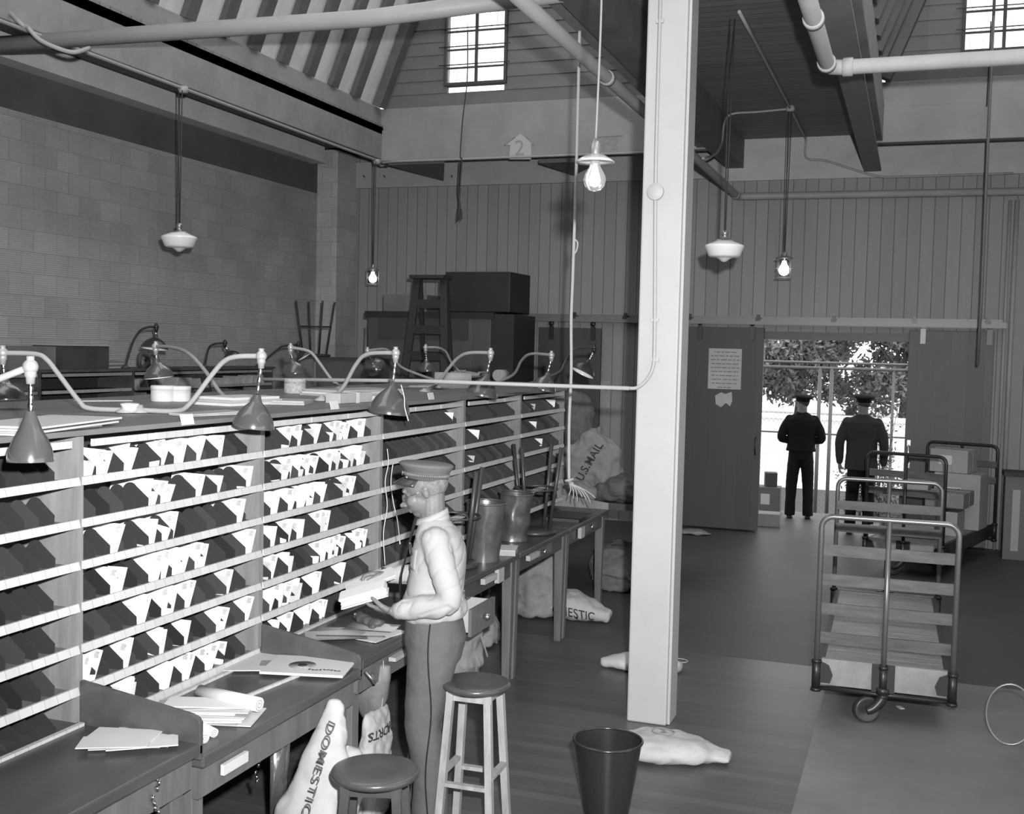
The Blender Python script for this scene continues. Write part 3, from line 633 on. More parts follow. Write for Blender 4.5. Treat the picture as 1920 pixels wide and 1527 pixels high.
for k, (L, H, st) in enumerate(((.19, .118, 0), (.165, .105, 0), (.175, .11, 1), (.20, .122, 0), (.15, .09, 2))):
    t = MB(); t.bb((-L, -.0015, 0), (0, .0015, H)); me_b = t
    lm = t.mesh('letter', LM[[0, 0, 1, 0, 2][k]])
    s = MB(); s.bb((-.034, -.0026, H - .034), (-.010, -.0014, H - .008)); sm = s.mesh('stamp', mat('stamp_grey', .36, .8, var=.4, vscale=90))
    s = MB()
    for q in range(3): s.bb((-L * .62, -.0023, H * (.55 - .14 * q)), (-L * (.30 + .05 * q), -.0014, H * (.57 - .14 * q)))
    am = s.mesh('address', INKG)
    lets.append((lm, sm, am))
random.seed(5)
def add_letter(ci, row, y, dx=0, tilt=None):
    lm, sm, am = random.choice(lets); o = bpy.data.objects.new('letter', lm); COL.objects.link(o)
    o.location = (XC - .014 + dx + random.uniform(-.012, .006), y, SL[row] - .005)
    o.rotation_euler = (-random.uniform(.30, .48) if tilt is None else tilt, random.uniform(-.05, .05), random.uniform(-.07, .07))
    lab = ['white letter in the %s shelf down of the nearest case', 'white letter in the %s shelf down of the second case from the left', 'white letter in the %s shelf down of the case facing the man', 'pale letter in the %s shelf down of the case behind the man', 'small pale slip in the %s shelf down of the dark fifth case', 'small pale slip in the %s shelf down of the farthest case'][ci] % ORD[row]
    tag(o, lab, 'letter', 'letters in %s shelf of case %s' % (ORD[row], ORD[ci]))
    if ci > 2: o.scale = (.5, 1, .55); o.location.z += .03
    if ci in (1, 2):
        for n_, m_ in (('stamp', sm), ('address', am)):
            if random.random() < (.6 if n_ == 'address' else .35): continue
            c = bpy.data.objects.new(n_, m_); COL.objects.link(c); c.parent = o
    return o
for ci, rows in LET.items():
    for r_, pxs in enumerate(rows):
        for px in pxs:
            # height of the row at this pixel
            zt = SL[r_] + .09; q = at_x(px, 700, XC); 
            for _ in range(4):
                pr = (Vector((XC, q.y, zt)) - EYE); dd = pr.dot(_f); py = CY - FPX * pr.dot(_u) / dd; q = at_x(px, py, XC)
            y = q.y - .03
            if CY_[ci] + .03 < y < CY_[ci + 1] - .03:
                add_letter(ci, r_, y)
                if ci in (1, 2) and random.random() < .75: add_letter(ci, r_, y - .018 - random.random() * .012, -.012)

# ---- desks under the three near cases
def desk(i, lab):
    y0, y1 = CY_[i], CY_[i + 1]; w = y1 - y0; z = deskz[i]; xf = -2.35; D = xf - XBK
    t = thing('sorting_desk', lab, 'desk', (xf, (y0 + y1) / 2, 0))
    p = MB(); p.bb((-D, -w / 2, z - .045), (0, w / 2, z)); obj('desk_top', p, DESKW, t, bevel=.008)
    p = MB(); p.bb((-.06, -w / 2 + .02, z - .17), (-.035, w / 2 - .02, z - .045)); obj('apron', p, DESKL, t)
    for sy in (-1, 1):
        for x in (-.10, -D + .08):
            p = MB(); p.bb((x - .035, sy * (w / 2 - .06) - .035, 0), (x + .035, sy * (w / 2 - .06) + .035, z - .045)); obj('leg', p, DESKL, t, bevel=.004)
    # end boards rising from the front edge to the case
    for sy in ((1,) if i != 1 else (1,)):
        yy = sy * (w / 2 - .011)
        fr_ = Matrix(((1, 0, 0, 0), (0, 0, 1, yy), (0, 1, 0, 0), (0, 0, 0, 1)))
        poly = [(.0, z - .06), (.0, z + .075), (-.012, z + .092), (-.04, z + .102), (-.53, z + .165), (-.53, z - .06)]
        if i == 1: poly = [(.0, z - .05), (.0, z + .045), (-.012, z + .062), (-.04, z + .072), (-.53, z + .15), (-.53, z - .05)]
        p = MB(); p.prism(poly, .02, fr_); obj('end_board', p, DESKW, t, bevel=.003)
    p = MB(); p.bb((-.52, -w / 2 + .03, z), (-.50, w / 2 - .03, z + .012)); obj('stop_strip', p, STRIPM, t)
    return t
d1 = desk(0, 'dark wooden sorting desk at bottom left under the nearest case')
d2 = desk(1, 'dark wooden sorting desk with newspapers and rolled mail under the second case')
d3 = desk(2, 'dark wooden sorting desk in front of the standing man')
def rel(t, v): return Vector(v) - t.location
# drawers, label card and slide bar of the desks
def drawer_front(t, y0, y1, z0, z1, x=.0, pull=0.0, knobz=None, m=None, lab=None):
    c = MB(); yc0, yc1 = y0 - t.location.y, y1 - t.location.y; x0 = x - t.location.x
    c.bb((x0 - .02, yc0, z0), (x0, yc1, z1)); d = obj('drawer', c, m or DESKL, t, bevel=.003)
    k = MB(); k.lathe([(0, 0), (.012, 0), (.010, .012), (.02, .022), (.018, .034), (0, .038)], (x0, (yc0 + yc1) / 2, (z0 + z1) / 2), 14, rot=Matrix.Rotation(PI / 2, 3, 'Y')); obj('knob', k, STEEL if pull or knobz else mat('knob_dark', .1, .3), d)
    return d
p = MB(); q = at_x(437, 1400, -2.34); p.bb((-2.372 - d2.location.x, 3.50 - d2.location.y, .655), (-2.352 - d2.location.x - .004, 3.66 - d2.location.y, .695)); o = obj('label_card', p, PAPER, d2); o['label'] = 'white label card'
p = MB(); p.bb((-.03, 4.93 - d3.location.y, .715), (.008, 5.20 - d3.location.y, .735)); o = obj('slide_bar', p, PAPER2, d3)
p = MB(); p.tube(smooth_path([(0.0, 4.62 - d3.location.y, .75), (.035, 4.62 - d3.location.y, .72), (.03, 4.66 - d3.location.y, .69), (0, 4.69 - d3.location.y, .72)], 4), .008, 8); obj('hook', p, GALV, d3)
# desk-top ridge strips seen on the second desk
p = MB(); p.box((-.22, .18, deskz[1] + .006), (.014, .62, .012), 0, Matrix.Rotation(-.12, 3, 'Z')); obj('stop_strip', p, STRIPM, d2)
# white cloth rags and cord bundles hanging under the first desk
def chainlet(loc, n, lab):
    p = MB()
    for i in range(n):
        a = Vector(loc) + Vector((.004 * math.sin(i * 2), .016 * math.sin(i * 1.3), -.021 * i)); p.tube([a, a + Vector((.0, .006 * (-1) ** i, -.017))], [.0075, .0055], 8)
    tag(obj('key_chain', p, STEEL), lab, 'chain')
c = at_x(292, 1455, -2.37); chainlet(c, 9, 'bright metal chain hanging under the nearest desk edge')
c = at_x(483, 1415, -2.50); chainlet(c, 6, 'bright buckle chain hanging in the dark under the second desk')

# ---- three tables under the far cases
TX = -2.47
def table(i, lab, knob=True):
    y0, y1 = CY_[i], CY_[i + 1]; w = y1 - y0; z = .88; D = TX - XBK
    t = thing('sorting_table', lab, 'table', (TX, (y0 + y1) / 2, 0))
    p = MB(); p.bb((-D, -w / 2 + .003, z - .035), (0, w / 2 - .003, z)); obj('table_top', p, DESKW, t, bevel=.006)
    p = MB(); p.bb((-.06, -w / 2 + .06, z - .15), (-.04, w / 2 - .06, z - .035)); obj('apron', p, DESKW, t)
    for sy in (-1, 1):
        for x in (-.065, -D + .07):
            p = MB(); yy = sy * (w / 2 - .045); p.add([(x + a, yy + b_, zz) for zz, s_ in ((0, .026), (z - .035, .037)) for a, b_ in ((-s_, -s_), (s_, -s_), (s_, s_), (-s_, s_))], [(0, 3, 2, 1), (4, 5, 6, 7)] + [(k, (k + 1) % 4, 4 + (k + 1) % 4, 4 + k) for k in range(4)]); obj('leg', p, DESKL, t, bevel=.004)
    return t
tb4 = table(3, 'dark wooden table under the fourth case with its pale drawer pulled open')
tb5 = table(4, 'dark wooden table holding the metal bins, middle of the far tables')
tb6 = table(5, 'empty-topped dark wooden table at the far end of the sorting row')
drawer_front(tb5, 7.45, 7.95, .755, .835, -2.505, 1)
drawer_front(tb6, 8.75, 9.2, .755, .835, -2.505, 1)
for t_, y in ((tb4, 6.72), (tb6, 8.62)):
    p = MB(); p.bb((-.03, y - t_.location.y, .75), (.0, y + .10 - t_.location.y, .84)); o = obj('label_card', p, PAPER2, t_)
for t_, y in ((tb4, 6.42), (tb5, 7.28)):
    p = MB(); p.bb((-.01, y - t_.location.y, .80), (.02, y + .22 - t_.location.y, .835)); o = obj('slide_bar', p, PAPER2, t_)
p = MB(); fr_ = Matrix(((1, 0, 0, 0), (0, 0, 1, (CY_[6] - CY_[5]) / 2 - .01), (0, 1, 0, 0), (0, 0, 0, 1))); p.prism([(0, .88), (0, .935), (-.43, .985), (-.43, .88)], .02, fr_); obj('end_board', p, WOODC, tb6)
p = MB(); p.bb((-.30, -.28, .905), (-.02, .1, .91)); p.bb((-.30, -.28, .88), (-.02, -.27, .91)); o = obj('blotter', p, mat('blotter', .05, .6), tb6)
# open drawer pulled out behind the man
q = at_y(856, 1200, 6.02)
wy, wx, hz = .36, .42, .135
dx0 = Vector((-2.80, 6.17, .60)) - tb4.location
p = MB(); p.bb((.0, -wy / 2, 0), (wx, -wy / 2 + .014, hz)); p.bb((.0, wy / 2 - .014, 0), (wx, wy / 2, hz)); p.bb((0, -wy / 2, 0), (wx, wy / 2, .008)); p.bb((0, -wy / 2, 0), (.014, wy / 2, hz)); dr = obj('drawer', p, mat('drawer_wood', .36, .6, var=.15, vscale=4), tb4, dx0); dr['label'] = 'pale drawer pulled open'
p = MB(); p.bb((wx, -wy / 2 - .012, -.012), (wx + .02, wy / 2 + .012, hz + .012)); obj('front_panel', p, DESKL, dr)
p = MB(); p.lathe([(0, 0), (.012, 0), (.010, .012), (.024, .022), (.02, .036), (0, .04)], (wx + .02, 0, hz / 2), 16, rot=Matrix.Rotation(PI / 2, 3, 'Y')); obj('knob', p, STEEL, dr)
p = MB()
for k, (a, b_, r) in enumerate(((.12, -.05, .3), (.25, .04, -.2), (.2, 0, .1))): p.box((a, b_, .012 + .006 * k), (.2, .2, .004), 0, Matrix.Rotation(r, 3, 'Z'))
obj('drawer_papers', p, PAPER, dr)

# ---- second row of cases, back to back behind the first, opening the other way
XR = -4.38
CY2 = CY_ + [10.7]
for i in range(7):
    y0, y1 = CY2[i], CY2[i + 1]
    t = thing('sorting_case', ['sorting case turned away, backing on the nearest case, newspaper on top', 'sorting case turned away behind the second case, round cartons on its top', 'sorting case turned away behind the case facing the man, papers piled on top', 'sorting case turned away behind the fourth case, rolls on its top', 'sorting case turned away behind the dark fifth case', 'sorting case turned away behind the farthest front case', 'sorting case turned away at the far end of the back row'][i], 'sorting case', (XBK - .002, (y0 + y1) / 2, 0))
    w = y1 - y0 - .002; D = XBK - XR
    for s in (-1, 1): p = MB(); p.bb((-D, s * w / 2, 0), (0, s * (w / 2 - .018), TOPZ - .02)); obj('side_panel', p, WOODC, t)
    p = MB(); p.bb((-D - .02, -w / 2, TOPZ - .02), (0, w / 2, TOPZ)); obj('top_panel', p, MATS['case_top_wood'], t)
    p = MB(); p.bb((-.3, -w / 2 + .018, .02), (-.285, w / 2 - .018, TOPZ - .02)); obj('back_panel', p, BACKB, t)
    for k in range(6):
        p = MB(); p.bb((-D, -w / 2 + .018, SL[k] - .006), (-.3, w / 2 - .018, SL[k] + .006)); obj('shelf', p, SHELFB, t)

# ---- third row along the tile wall
X3 = -7.10
MID = mat('far_case_wood', .06, .6, var=.3, vscale=4)
STRIP3 = mat('far_label_strip', .26, .6, var=.2, vscale=30)
ys3 = [5.2, 6.45, 7.72, 8.95, 10.2, 11.45]
for i in range(5):
    y0, y1 = ys3[i], ys3[i + 1]; w = y1 - y0
    t = thing('sorting_case', ['dark sorting case along the tile wall with a wooden box on top, leftmost there', 'dark sorting case along the tile wall at the left with one light label strip', 'dark sorting case along the tile wall under the big black lamp', 'dark sorting case along the tile wall stuffed with papers and rolls', 'dark sorting case along the tile wall left of the upturned stool'][i], 'sorting case', (X3, (y0 + y1) / 2, 0))
    for s in (-1, 1): p = MB(); p.bb((-.42, s * w / 2, 0), (0, s * (w / 2 - .02), 1.96)); obj('side_panel', p, MID, t)
    p = MB(); p.bb((-.42, -w / 2, 1.96), (.03, w / 2, 1.985)); obj('top_panel', p, MID, t)
    p = MB(); p.bb((-.42, -w / 2 + .02, .02), (-.40, w / 2 - .02, 1.96)); obj('back_panel', p, BACKB, t)
    for k in range(6):
        zz = 1.935 - .15 * k
        p = MB(); p.bb((-.40, -w / 2 + .02, zz - .006), (0, w / 2 - .02, zz + .006)); s = obj('shelf', p, MID, t) if k else None
        p = MB()
        p.bb((.0, -w / 2 + .03, zz - .014), (.01, w / 2 - .03, zz + .014)); obj('label_strip', p, STRIP3, s or t)
    if i >= 3:
        random.seed(i)
        for k in (1, 2):
            p = MB()
            for j in range(9):
                yy = -w / 2 + .1 + j * .12 + random.uniform(-.03, .03); hh = random.uniform(.06, .11); p.box((-.1, yy, 1.935 - .15 * k + hh / 2 + .008), (.2, random.choice((.004, .02)), hh), 0, Matrix.Rotation(random.uniform(-.4, .4), 3, 'X'))
            o = obj('stuffed_papers', p, PAPER2 if k == 1 else mat('dull_paper', .2, .8), t); o['kind'] = 'stuff'
# panel front that closes the left units
p = MB(); p.bb((X3 + .001, 6.47, 1.45), (X3 + .012, 7.70, 1.765)); p.bb((X3 + .001, 6.47, 1.805), (X3 + .012, 7.70, 1.915)); tag(obj('cover_board', p, mat('cover_board_wood', .075, .6, var=.3, vscale=3)), 'plain dark cover board shutting the left case along the tile wall', 'board')

# ---------------------------------------------------------------- gooseneck desk lamps on the cases
def ontop(px, py, z=1.945):
    v = at_z(px, py, z); v.x = min(max(v.x, -4.30), -2.98); v.y = min(max(v.y, 2.2), 10.6 if v.x < -3.7 else 9.35); return v
def dep(v): return (Vector(v) - EYE).dot(_f)
def curve_px(base, joint, mids):
    d0, d1 = dep(base), dep(joint); out = [Vector(base)]; n = len(mids) + 1
    for i, (px, py, *f) in enumerate(mids):
        f = f[0] if f else (i + 1) / n; out.append(at_d(px, py, d0 + (d1 - d0) * f))
    return out + [Vector(joint)]
def lamp(lab, base, joint, mids, tilt=(0, 0), R=.085, tail=None, dark=False, neck=.085, H=.10):
    t = thing('gooseneck_lamp', lab, 'lamp', base); o_ = Vector(base)
    L = lambda v: Vector(v) - o_
    AM = mat('lamp_arm_dark', .05, .4) if dark else mat('lamp_arm_grey', .26, .42, var=.1)
    p = MB(); p.lathe([(0, 0), (.045, 0), (.045, .008), (.018, .022), (.014, .035), (0, .036)], (0, 0, -.012), 20); obj('foot', p, AM, t)
    pts = [L(q) for q in curve_px(base, joint, mids)]
    if tail: pts = [L(q) for q in tail] + pts
    p = MB(); p.tube(smooth_path(pts, 7), .0115, 10); obj('arm', p, AM, t)
    j = L(joint)
    p = MB(); p.ball(j, .025, 8); p.tube([j + Vector((0, 0, .01)), j + Vector((0, 0, .034))], .013, 8); p.tube([j, j + Vector((0, 0, -.030)), j + Vector((0, 0, -.034)), j + Vector((0, 0, -.055))], [.019, .019, .015, .013], 12); obj('joint', p, mat('joint_metal', .38, .35, metal=.4) if not dark else IRON, t)
    ax = Vector((tilt[0], tilt[1], -1)).normalized(); q = ax.to_track_quat('-Z', 'X').to_matrix()
    s = j + Vector((0, 0, -.03))
    p = MB()
    prof = []
    for i in range(13): prof.append((.0085 + .0022 * math.sin(i * 2.1), -i * neck / 12))
    p.lathe([(a, b_) for a, b_ in prof], s, 14, rot=q); obj('neck', p, STEEL, t)
    c = s + q @ Vector((0, 0, -neck))
    outer = [(.016, .008), (.021, -.012), (.026, -.026), (R * .50, -H * .34), (R * .72, -H * .52), (R * .90, -H * .74), (R * .985, -H * .92), (R, -H), (R * 1.0, -H - .004)]
    inner = [(R * .97, -H - .004), (R * .955, -H * .92), (R * .87, -H * .74), (R * .69, -H * .53), (R * .47, -H * .36), (.022, -.03), (.002, -.02)]
    p = MB(); p.openlathe(outer, c, 32, 0, q); p.openlathe(inner, c, 32, 1, q); p.openlathe([(.001, .005), (.016, .005)], c, 32, 0, q); p.openlathe([(R, -H - .004), (R * .97, -H - .004)], c, 32, 0, q)
    sh = obj('lamp_shade', p, [SHADEM if not dark else mat('lamp_enamel_dark', .03, .3, spec=.5), SHADEIN], t)
    p = MB(); p.ball(c + q @ Vector((0, 0, -H * .62)), .026, 8, sc=(1, 1, 1.25), rot=q); obj('bulb', p, mat('unlit_bulb', .6, .2), sh)
    return t
JX = -2.72
jA = at_x(57, 688, -2.66)
lamp('grey enamel gooseneck lamp at the left edge, nearest to the camera', (-3.15, 2.62, 1.945), jA, [], (.03, -.03), R=.072, H=.15, neck=.12, tail=None)
jB = at_x(490, 668, JX)
lamp('grey enamel gooseneck lamp with a shiny shade over the second case', at_z(262, 769, 1.945), jB, [(330, 771, .1), (356, 757, .25), (395, 706, .5), (420, 678, .68), (445, 669, .82)], (-.12, -.02), R=.092, H=.135, neck=.15)
jC = at_x(742, 662, JX)
lamp('dark grey gooseneck lamp hanging above the cap of the man', at_z(603, 748, 1.945), jC, [(625, 744, .1), (646, 722, .3), (668, 683, .55), (690, 664, .75)], (-.10, -.03), R=.118, H=.165, neck=.14)
jD = at_x(920, 662, JX)
lamp('grey gooseneck lamp fourth along the front cases', ontop(797, 732), jD, [(818, 721, .2), (838, 695, .42), (858, 672, .62), (880, 662, .8)], (-.22, 0), R=.110, H=.14, neck=.12)
jE = at_x(1034, 666, JX)
lamp('grey gooseneck lamp fifth along the front cases beside the hanging rope', ontop(948, 719), jE, [(962, 703, .3), (978, 676, .55), (996, 664, .75)], (-.25, 0), R=.105, H=.13, neck=.12)
jF = at_x(1114, 652, -2.80)
lamp('darker gooseneck lamp at the far end, its white inside showing', (-3.25, 9.38, 1.945), jF, [(1045, 700, .2), (1058, 682, .4), (1072, 659, .6), (1090, 652, .8)], (-.40, -.35), R=.115, H=.13, neck=.10, dark=True)
# second row: heads hang on the far side
lamp('black gooseneck lamp hanging behind the round cartons, tilted shade', at_z(432, 752, 1.945), at_d(292, 650, 7.3), [(412, 735, .15), (380, 690, .4), (350, 661, .6), (318, 651, .85)], (.16, 0), R=.095, H=.115, neck=.055)
lamp('grey gooseneck lamp behind the fuzzy round carton, shade turned away', ontop(640, 726), at_d(545, 652, 8.6), [(622, 712, .2), (600, 682, .45), (585, 663, .65), (570, 656, .8)], (.2, .1), R=.09, H=.11, neck=.06)
lamp('gooseneck lamp with white enamel rim tipped up behind the third front lamp', ontop(775, 712), at_d(689, 658, 10.0), [(755, 690, .3), (738, 668, .5), (722, 655, .7)], (.1, 1.1), R=.10, H=.10, neck=.08)
lamp('gooseneck lamp in front of the step ladder', ontop(862, 704), at_d(798, 652, 11.0), [(848, 682, .3), (836, 660, .55), (820, 652, .8)], (0, .25), R=.09, H=.1, neck=.09)
lamp('gooseneck arm at the far left edge belonging to the row turned away', at_z(236, 769, 1.945), at_d(5, 662, 5.2), [(168, 766, .1), (148, 752, .2), (112, 705, .45), (88, 675, .6), (66, 664, .75)], (.1, 0), R=.09)
# third row: dark lamps against the tile wall
D3 = [((235, 672), (293, 613), [(248, 645), (262, 621), (277, 614)], 'big black gooseneck lamp standing against the tile wall at the left', .125, (.0, -.15), .05),
      ((384, 676), (422, 643), [(391, 655), (400, 646)], 'small black gooseneck lamp against the tile wall, middle one', .09, (.5, .3), .05),
      ((516, 672), (559, 646), [(521, 655), (533, 649)], 'small black gooseneck lamp against the tile wall left of the upturned stool', .09, (.6, .2), .04)]
for b_, j_, mids, lab, R, tl, nk in D3:
    B = at_x(b_[0], b_[1], X3 - .1); B.z = 1.999; B.y = min(B.y, 11.3); sc = dep(B)
    lamp(lab, B, at_d(j_[0], j_[1], sc - .25), [(a, c_) for a, c_ in mids], tl, R=R, H=R, neck=nk, dark=True)

# ---------------------------------------------------------------- things lying on top of the cases
def sheet(name, lab, cat, loc, size, rz=0, m=PAPER, parts=1, lift=.004, group=None, seed=1, th=.003, spread=.02):
    t = thing(name, lab, cat, loc, rz, group); rnd = random.Random(seed)
    for k in range(parts):
        p = MB(); s_ = (size[0] * rnd.uniform(.85, 1), size[1] * rnd.uniform(.85, 1), th)
        p.box((rnd.uniform(-spread, spread), rnd.uniform(-spread, spread), th / 2 + k * (th + .0008)), s_, 0, Matrix.Rotation(rnd.uniform(-.12, .12), 3, 'Z')); obj('sheet', p, m if not isinstance(m, (list, tuple)) else m[k % len(m)], t)
    return t
TZ = TOPZ + .001
sheet('newspaper', 'crumpled newspaper on top of the nearest cases at the left edge', 'newspaper', (-3.03, 3.28, TZ), (.30, .62), .30, PAPER, 4, seed=4, th=.007, spread=.04)
sheet('newspaper', 'folded paper strip lying behind the left newspaper near the lamp arms', 'paper', tuple(at_z(196, 752, TZ)), (.08, .3), -.6, PAPER, 1)
def roundbox(lab, px, py, r, h, m=None, z=TZ, name='round_carton'):
    c = at_z(px, py, z); t = thing(name, lab, 'carton', c); p = MB(); p.lathe([(0, 0), (r * .97, 0), (r, .006), (r, h * .72), (0, h * .72)], (0, 0, 0), 32); obj('tub', p, m or mat('carton_pale', .46, .7, var=.12, vscale=25), t)
    p = MB(); p.lathe([(0, h * .72), (r * 1.03, h * .72), (r * 1.03, h * .94), (r * .96, h), (0, h)], (0, 0, 0), 32); obj('lid', p, m or MATS['carton_pale'], t); return t
roundbox('round pale carton on the case tops behind the lamp arms, left one', 306, 753, .066, .088)
roundbox('round pale carton on the case tops behind the lamp arms, right one', 336, 753, .062, .085)
roundbox('fuzzy round pale tub on the case tops left of the pile of papers', 553, 738, .072, .10, mat('tub_fuzzy', .34, .9, var=.35, vscale=60))
c = at_z(243, 775, TZ); t = thing('glass_dish', 'small bright glass dish between the two bent lamp arms', 'dish', c); p = MB(); p.openlathe([(.001, .004), (.03, .004), (.036, .03), (.044, .042), (.040, .045), (.03, .03), (.026, .010), (.001, .008)], (0, 0, 0), 24); obj('bowl', p, mat('dish_glass', .55, .1, spec=.8), t)
def pile(lab, px, py, size, n, rz, m, th=.012, z=TZ, name='paper_stack', seed=2, spread=.01): return sheet(name, lab, 'stack', tuple(ontop(px, py, z) if z == TZ else at_z(px, py, z)), size, rz, m, n, seed=seed, th=th, spread=spread)
pile('stack of folded papers on the case tops left of the second front lamp', 450, 758, (.26, .42), 3, -.2, [PAPER, PAPER2], .014)
pile('loose flat papers on the front case edge left of the second front lamp', 395, 778, (.14, .40), 2, -.1, PAPER2, .006, seed=9)
pile('curled papers right behind the second front lamp', 545, 757, (.2, .32), 2, .3, PAPER2, .01, seed=5)
pile('low pile of journals on the case tops right of the fuzzy tub', 665, 741, (.34, .7), 3, -.15, [PAPER2, PAPER], .013, seed=8, spread=.03)
pile('flat papers on the case tops behind the third front lamp', 830, 727, (.3, .9), 2, 0, PAPER2, .010, seed=12)
pile('dark flat folders at the far end of the case tops', 1000, 716, (.35, .6), 2, 0, mat('folder', .12, .7), .012, seed=13)
# small cards stacked in blocks
t = thing('card_block', 'block of index cards lying on its side in front of the journals', 'cards', tuple(at_z(655, 755, TZ)), -.1); p = MB(); p.bb((-.05, -.17, 0), (.05, .17, .058)); obj('cards', p, PAPER2, t, bevel=.004); p = MB(); p.bb((-.052, .0, -.001), (.052, .03, .06)); obj('band', p, PAPER, t)
t = thing('string_coil', 'pale oval coil lying in front of the journals beside the third lamp', 'coil', tuple(at_z(693, 752, TZ))); p = MB(); p.tube([(.045 * math.cos(a * PI / 10), .085 * math.sin(a * PI / 10), .014) for a in range(20)], .014, 8, closed=True); obj('loop', p, PAPER, t)
# rolls and tangle on far tops
t = thing('mail_roll', 'rolled wrapped bundle on the case tops in front of the ladder', 'roll', tuple(ontop(815, 718, TZ))); p = MB(); a = Vector((0, 0, .05)); p.tube([a, a + Vector((.32, .12, 0))], .05, 18); obj('roll', p, PAPER2, t)
p = MB()
random.seed(21); c0 = ontop(872, 712, TZ)
for k in range(7):
    pp = [c0 + Vector((random.uniform(-.15, .2), random.uniform(-.1, .1), .02 + random.uniform(0, .08))) for _ in range(4)]; p.tube(smooth_path(pp, 4), .012, 6)
o = tag(obj('twine_heap', p, mat('twine', .22, .8)), 'tangled heap of twine and wire on the far case tops', 'twine', kind='stuff')
t = thing('mail_roll', 'short pale roll standing behind the fourth front lamp', 'roll', tuple(ontop(938, 715, TZ))); p = MB(); p.tube([(0, 0, .06), (.02, .16, .06)], .058, 18); obj('roll', p, mat('roll_grey', .27, .7), t)
# white number tags on the top edge
for px, py, lab in ((351, 787, 'small white number tag on the top edge of the second case'), (627, 760, 'small white number tag on the top edge of the case facing the man'), (808, 743, 'small white number tag on the top edge of the fourth case')):
    q = at_x(px, py, XC + .032); p = MB(); p.box(q, (.003, .085, .045), 0, Matrix.Rotation(-.25, 3, 'Y')); tag(obj('number_tag', p, PAPER), lab, 'tag')
# wooden box and rags on the third row
q = at_x(105, 700, X3 - .2); t = thing('wooden_box', 'dark wooden box with light edge on the leftmost case along the tile wall', 'box', (X3 - .20, q.y + .2, 1.986)); p = MB(); p.bb((-.17, -.30, 0), (.17, .30, .21)); obj('box_body', p, mat('box_dark', .045, .6, var=.3), t); p = MB(); p.bb((-.17, -.31, .21), (.18, .31, .222)); obj('lid', p, mat('box_edge', .3, .6), t)
t = thing('card_box', 'grey card box standing behind the dark wooden box on the tile-wall cases', 'box', (X3 - .2, q.y - .45, 1.986)); p = MB(); p.bb((-.15, -.28, 0), (.15, .28, .2)); obj('box_body', p, mat('box_grey', .11, .7, var=.3), t)
pile_c = [(160, 684, .2, .3, 'small heap of papers right of the wooden box along the tile wall'), (205, 678, .2, .45, 'grey bundles lying on the tile-wall cases left of the big black lamp')]
for px, py, a, b_, lab in pile_c:
    q = at_x(px, py, X3 - .2); q.z = 1.986; sheet('paper_stack', lab, 'stack', tuple(q), (a, b_), .1, [PAPER2, mat('bundle_grey', .17, .8)], 4, seed=int(px), th=.016, spread=.03)
t = thing('twine_spools', 'dark coils of twine beside the big black lamp', 'spools', (X3 - .1, at_x(268, 668, X3 - .1).y, 1.986))
for k in range(2): p = MB(); p.tube([(.0 + .01 * math.sin(a), .065 * math.cos(a * PI / 8) + .14 * k, .075 + .065 * math.sin(a * PI / 8)) for a in range(16)], .022, 8, closed=True); obj('spool', p, mat('spool', .06, .6), t)
# ---------------------------------------------------------------- hanging lights
def schoolhouse(lab, c, top, d):
    """c = centre of the opal bowl"""
    t = thing('pendant_lamp', lab, 'pendant lamp', c); R = d / 2
    p = MB(); p.lathe([(0, -R * .58), (R * .12, -R * .56), (R * .30, -R * .42), (R * .42, -R * .36), (R * .72, -R * .33), (R * .80, -R * .26), (R * .98, R * .16), (R, R * .22), (R * .96, R * .27), (R * .60, R * .42), (R * .45, R * .50), (0, R * .52)], (0, 0, 0), 40); obj('globe', p, GLASSW, t)
    p = MB(); p.lathe([(R * .52, R * .36), (R * .50, R * .52), (R * .20, R * .60), (R * .14, R * .62), (R * .14, R * .78), (R * .17, R * .80), (R * .15, R * 1.0), (0, R * 1.02)], (0, 0, 0), 28); obj('fitter', p, mat('fitter_brass', .3, .35, metal=.7), t)
    p = MB()
    tt = Vector(top) - Vector(c)
    for s in (-1, 1): p.tube([(s * .004, 0, R * .98), (tt.x + s * .02, tt.y, tt.z)], .0055, 6)
    obj('cord', p, CORD, t); return t
cB = at_x(336, 453, xc); tB = Vector((xc, cB.y, 4.60)); schoolhouse('white opal glass pendant bowl hanging before the tile wall at the left', cB, tB, .335)
cR = at_d(1358, 470, 9.1); schoolhouse('white opal glass pendant bowl hanging right of the white pillar', cR, (cR.x - .01, cR.y + .08, ZC - .002), .32)
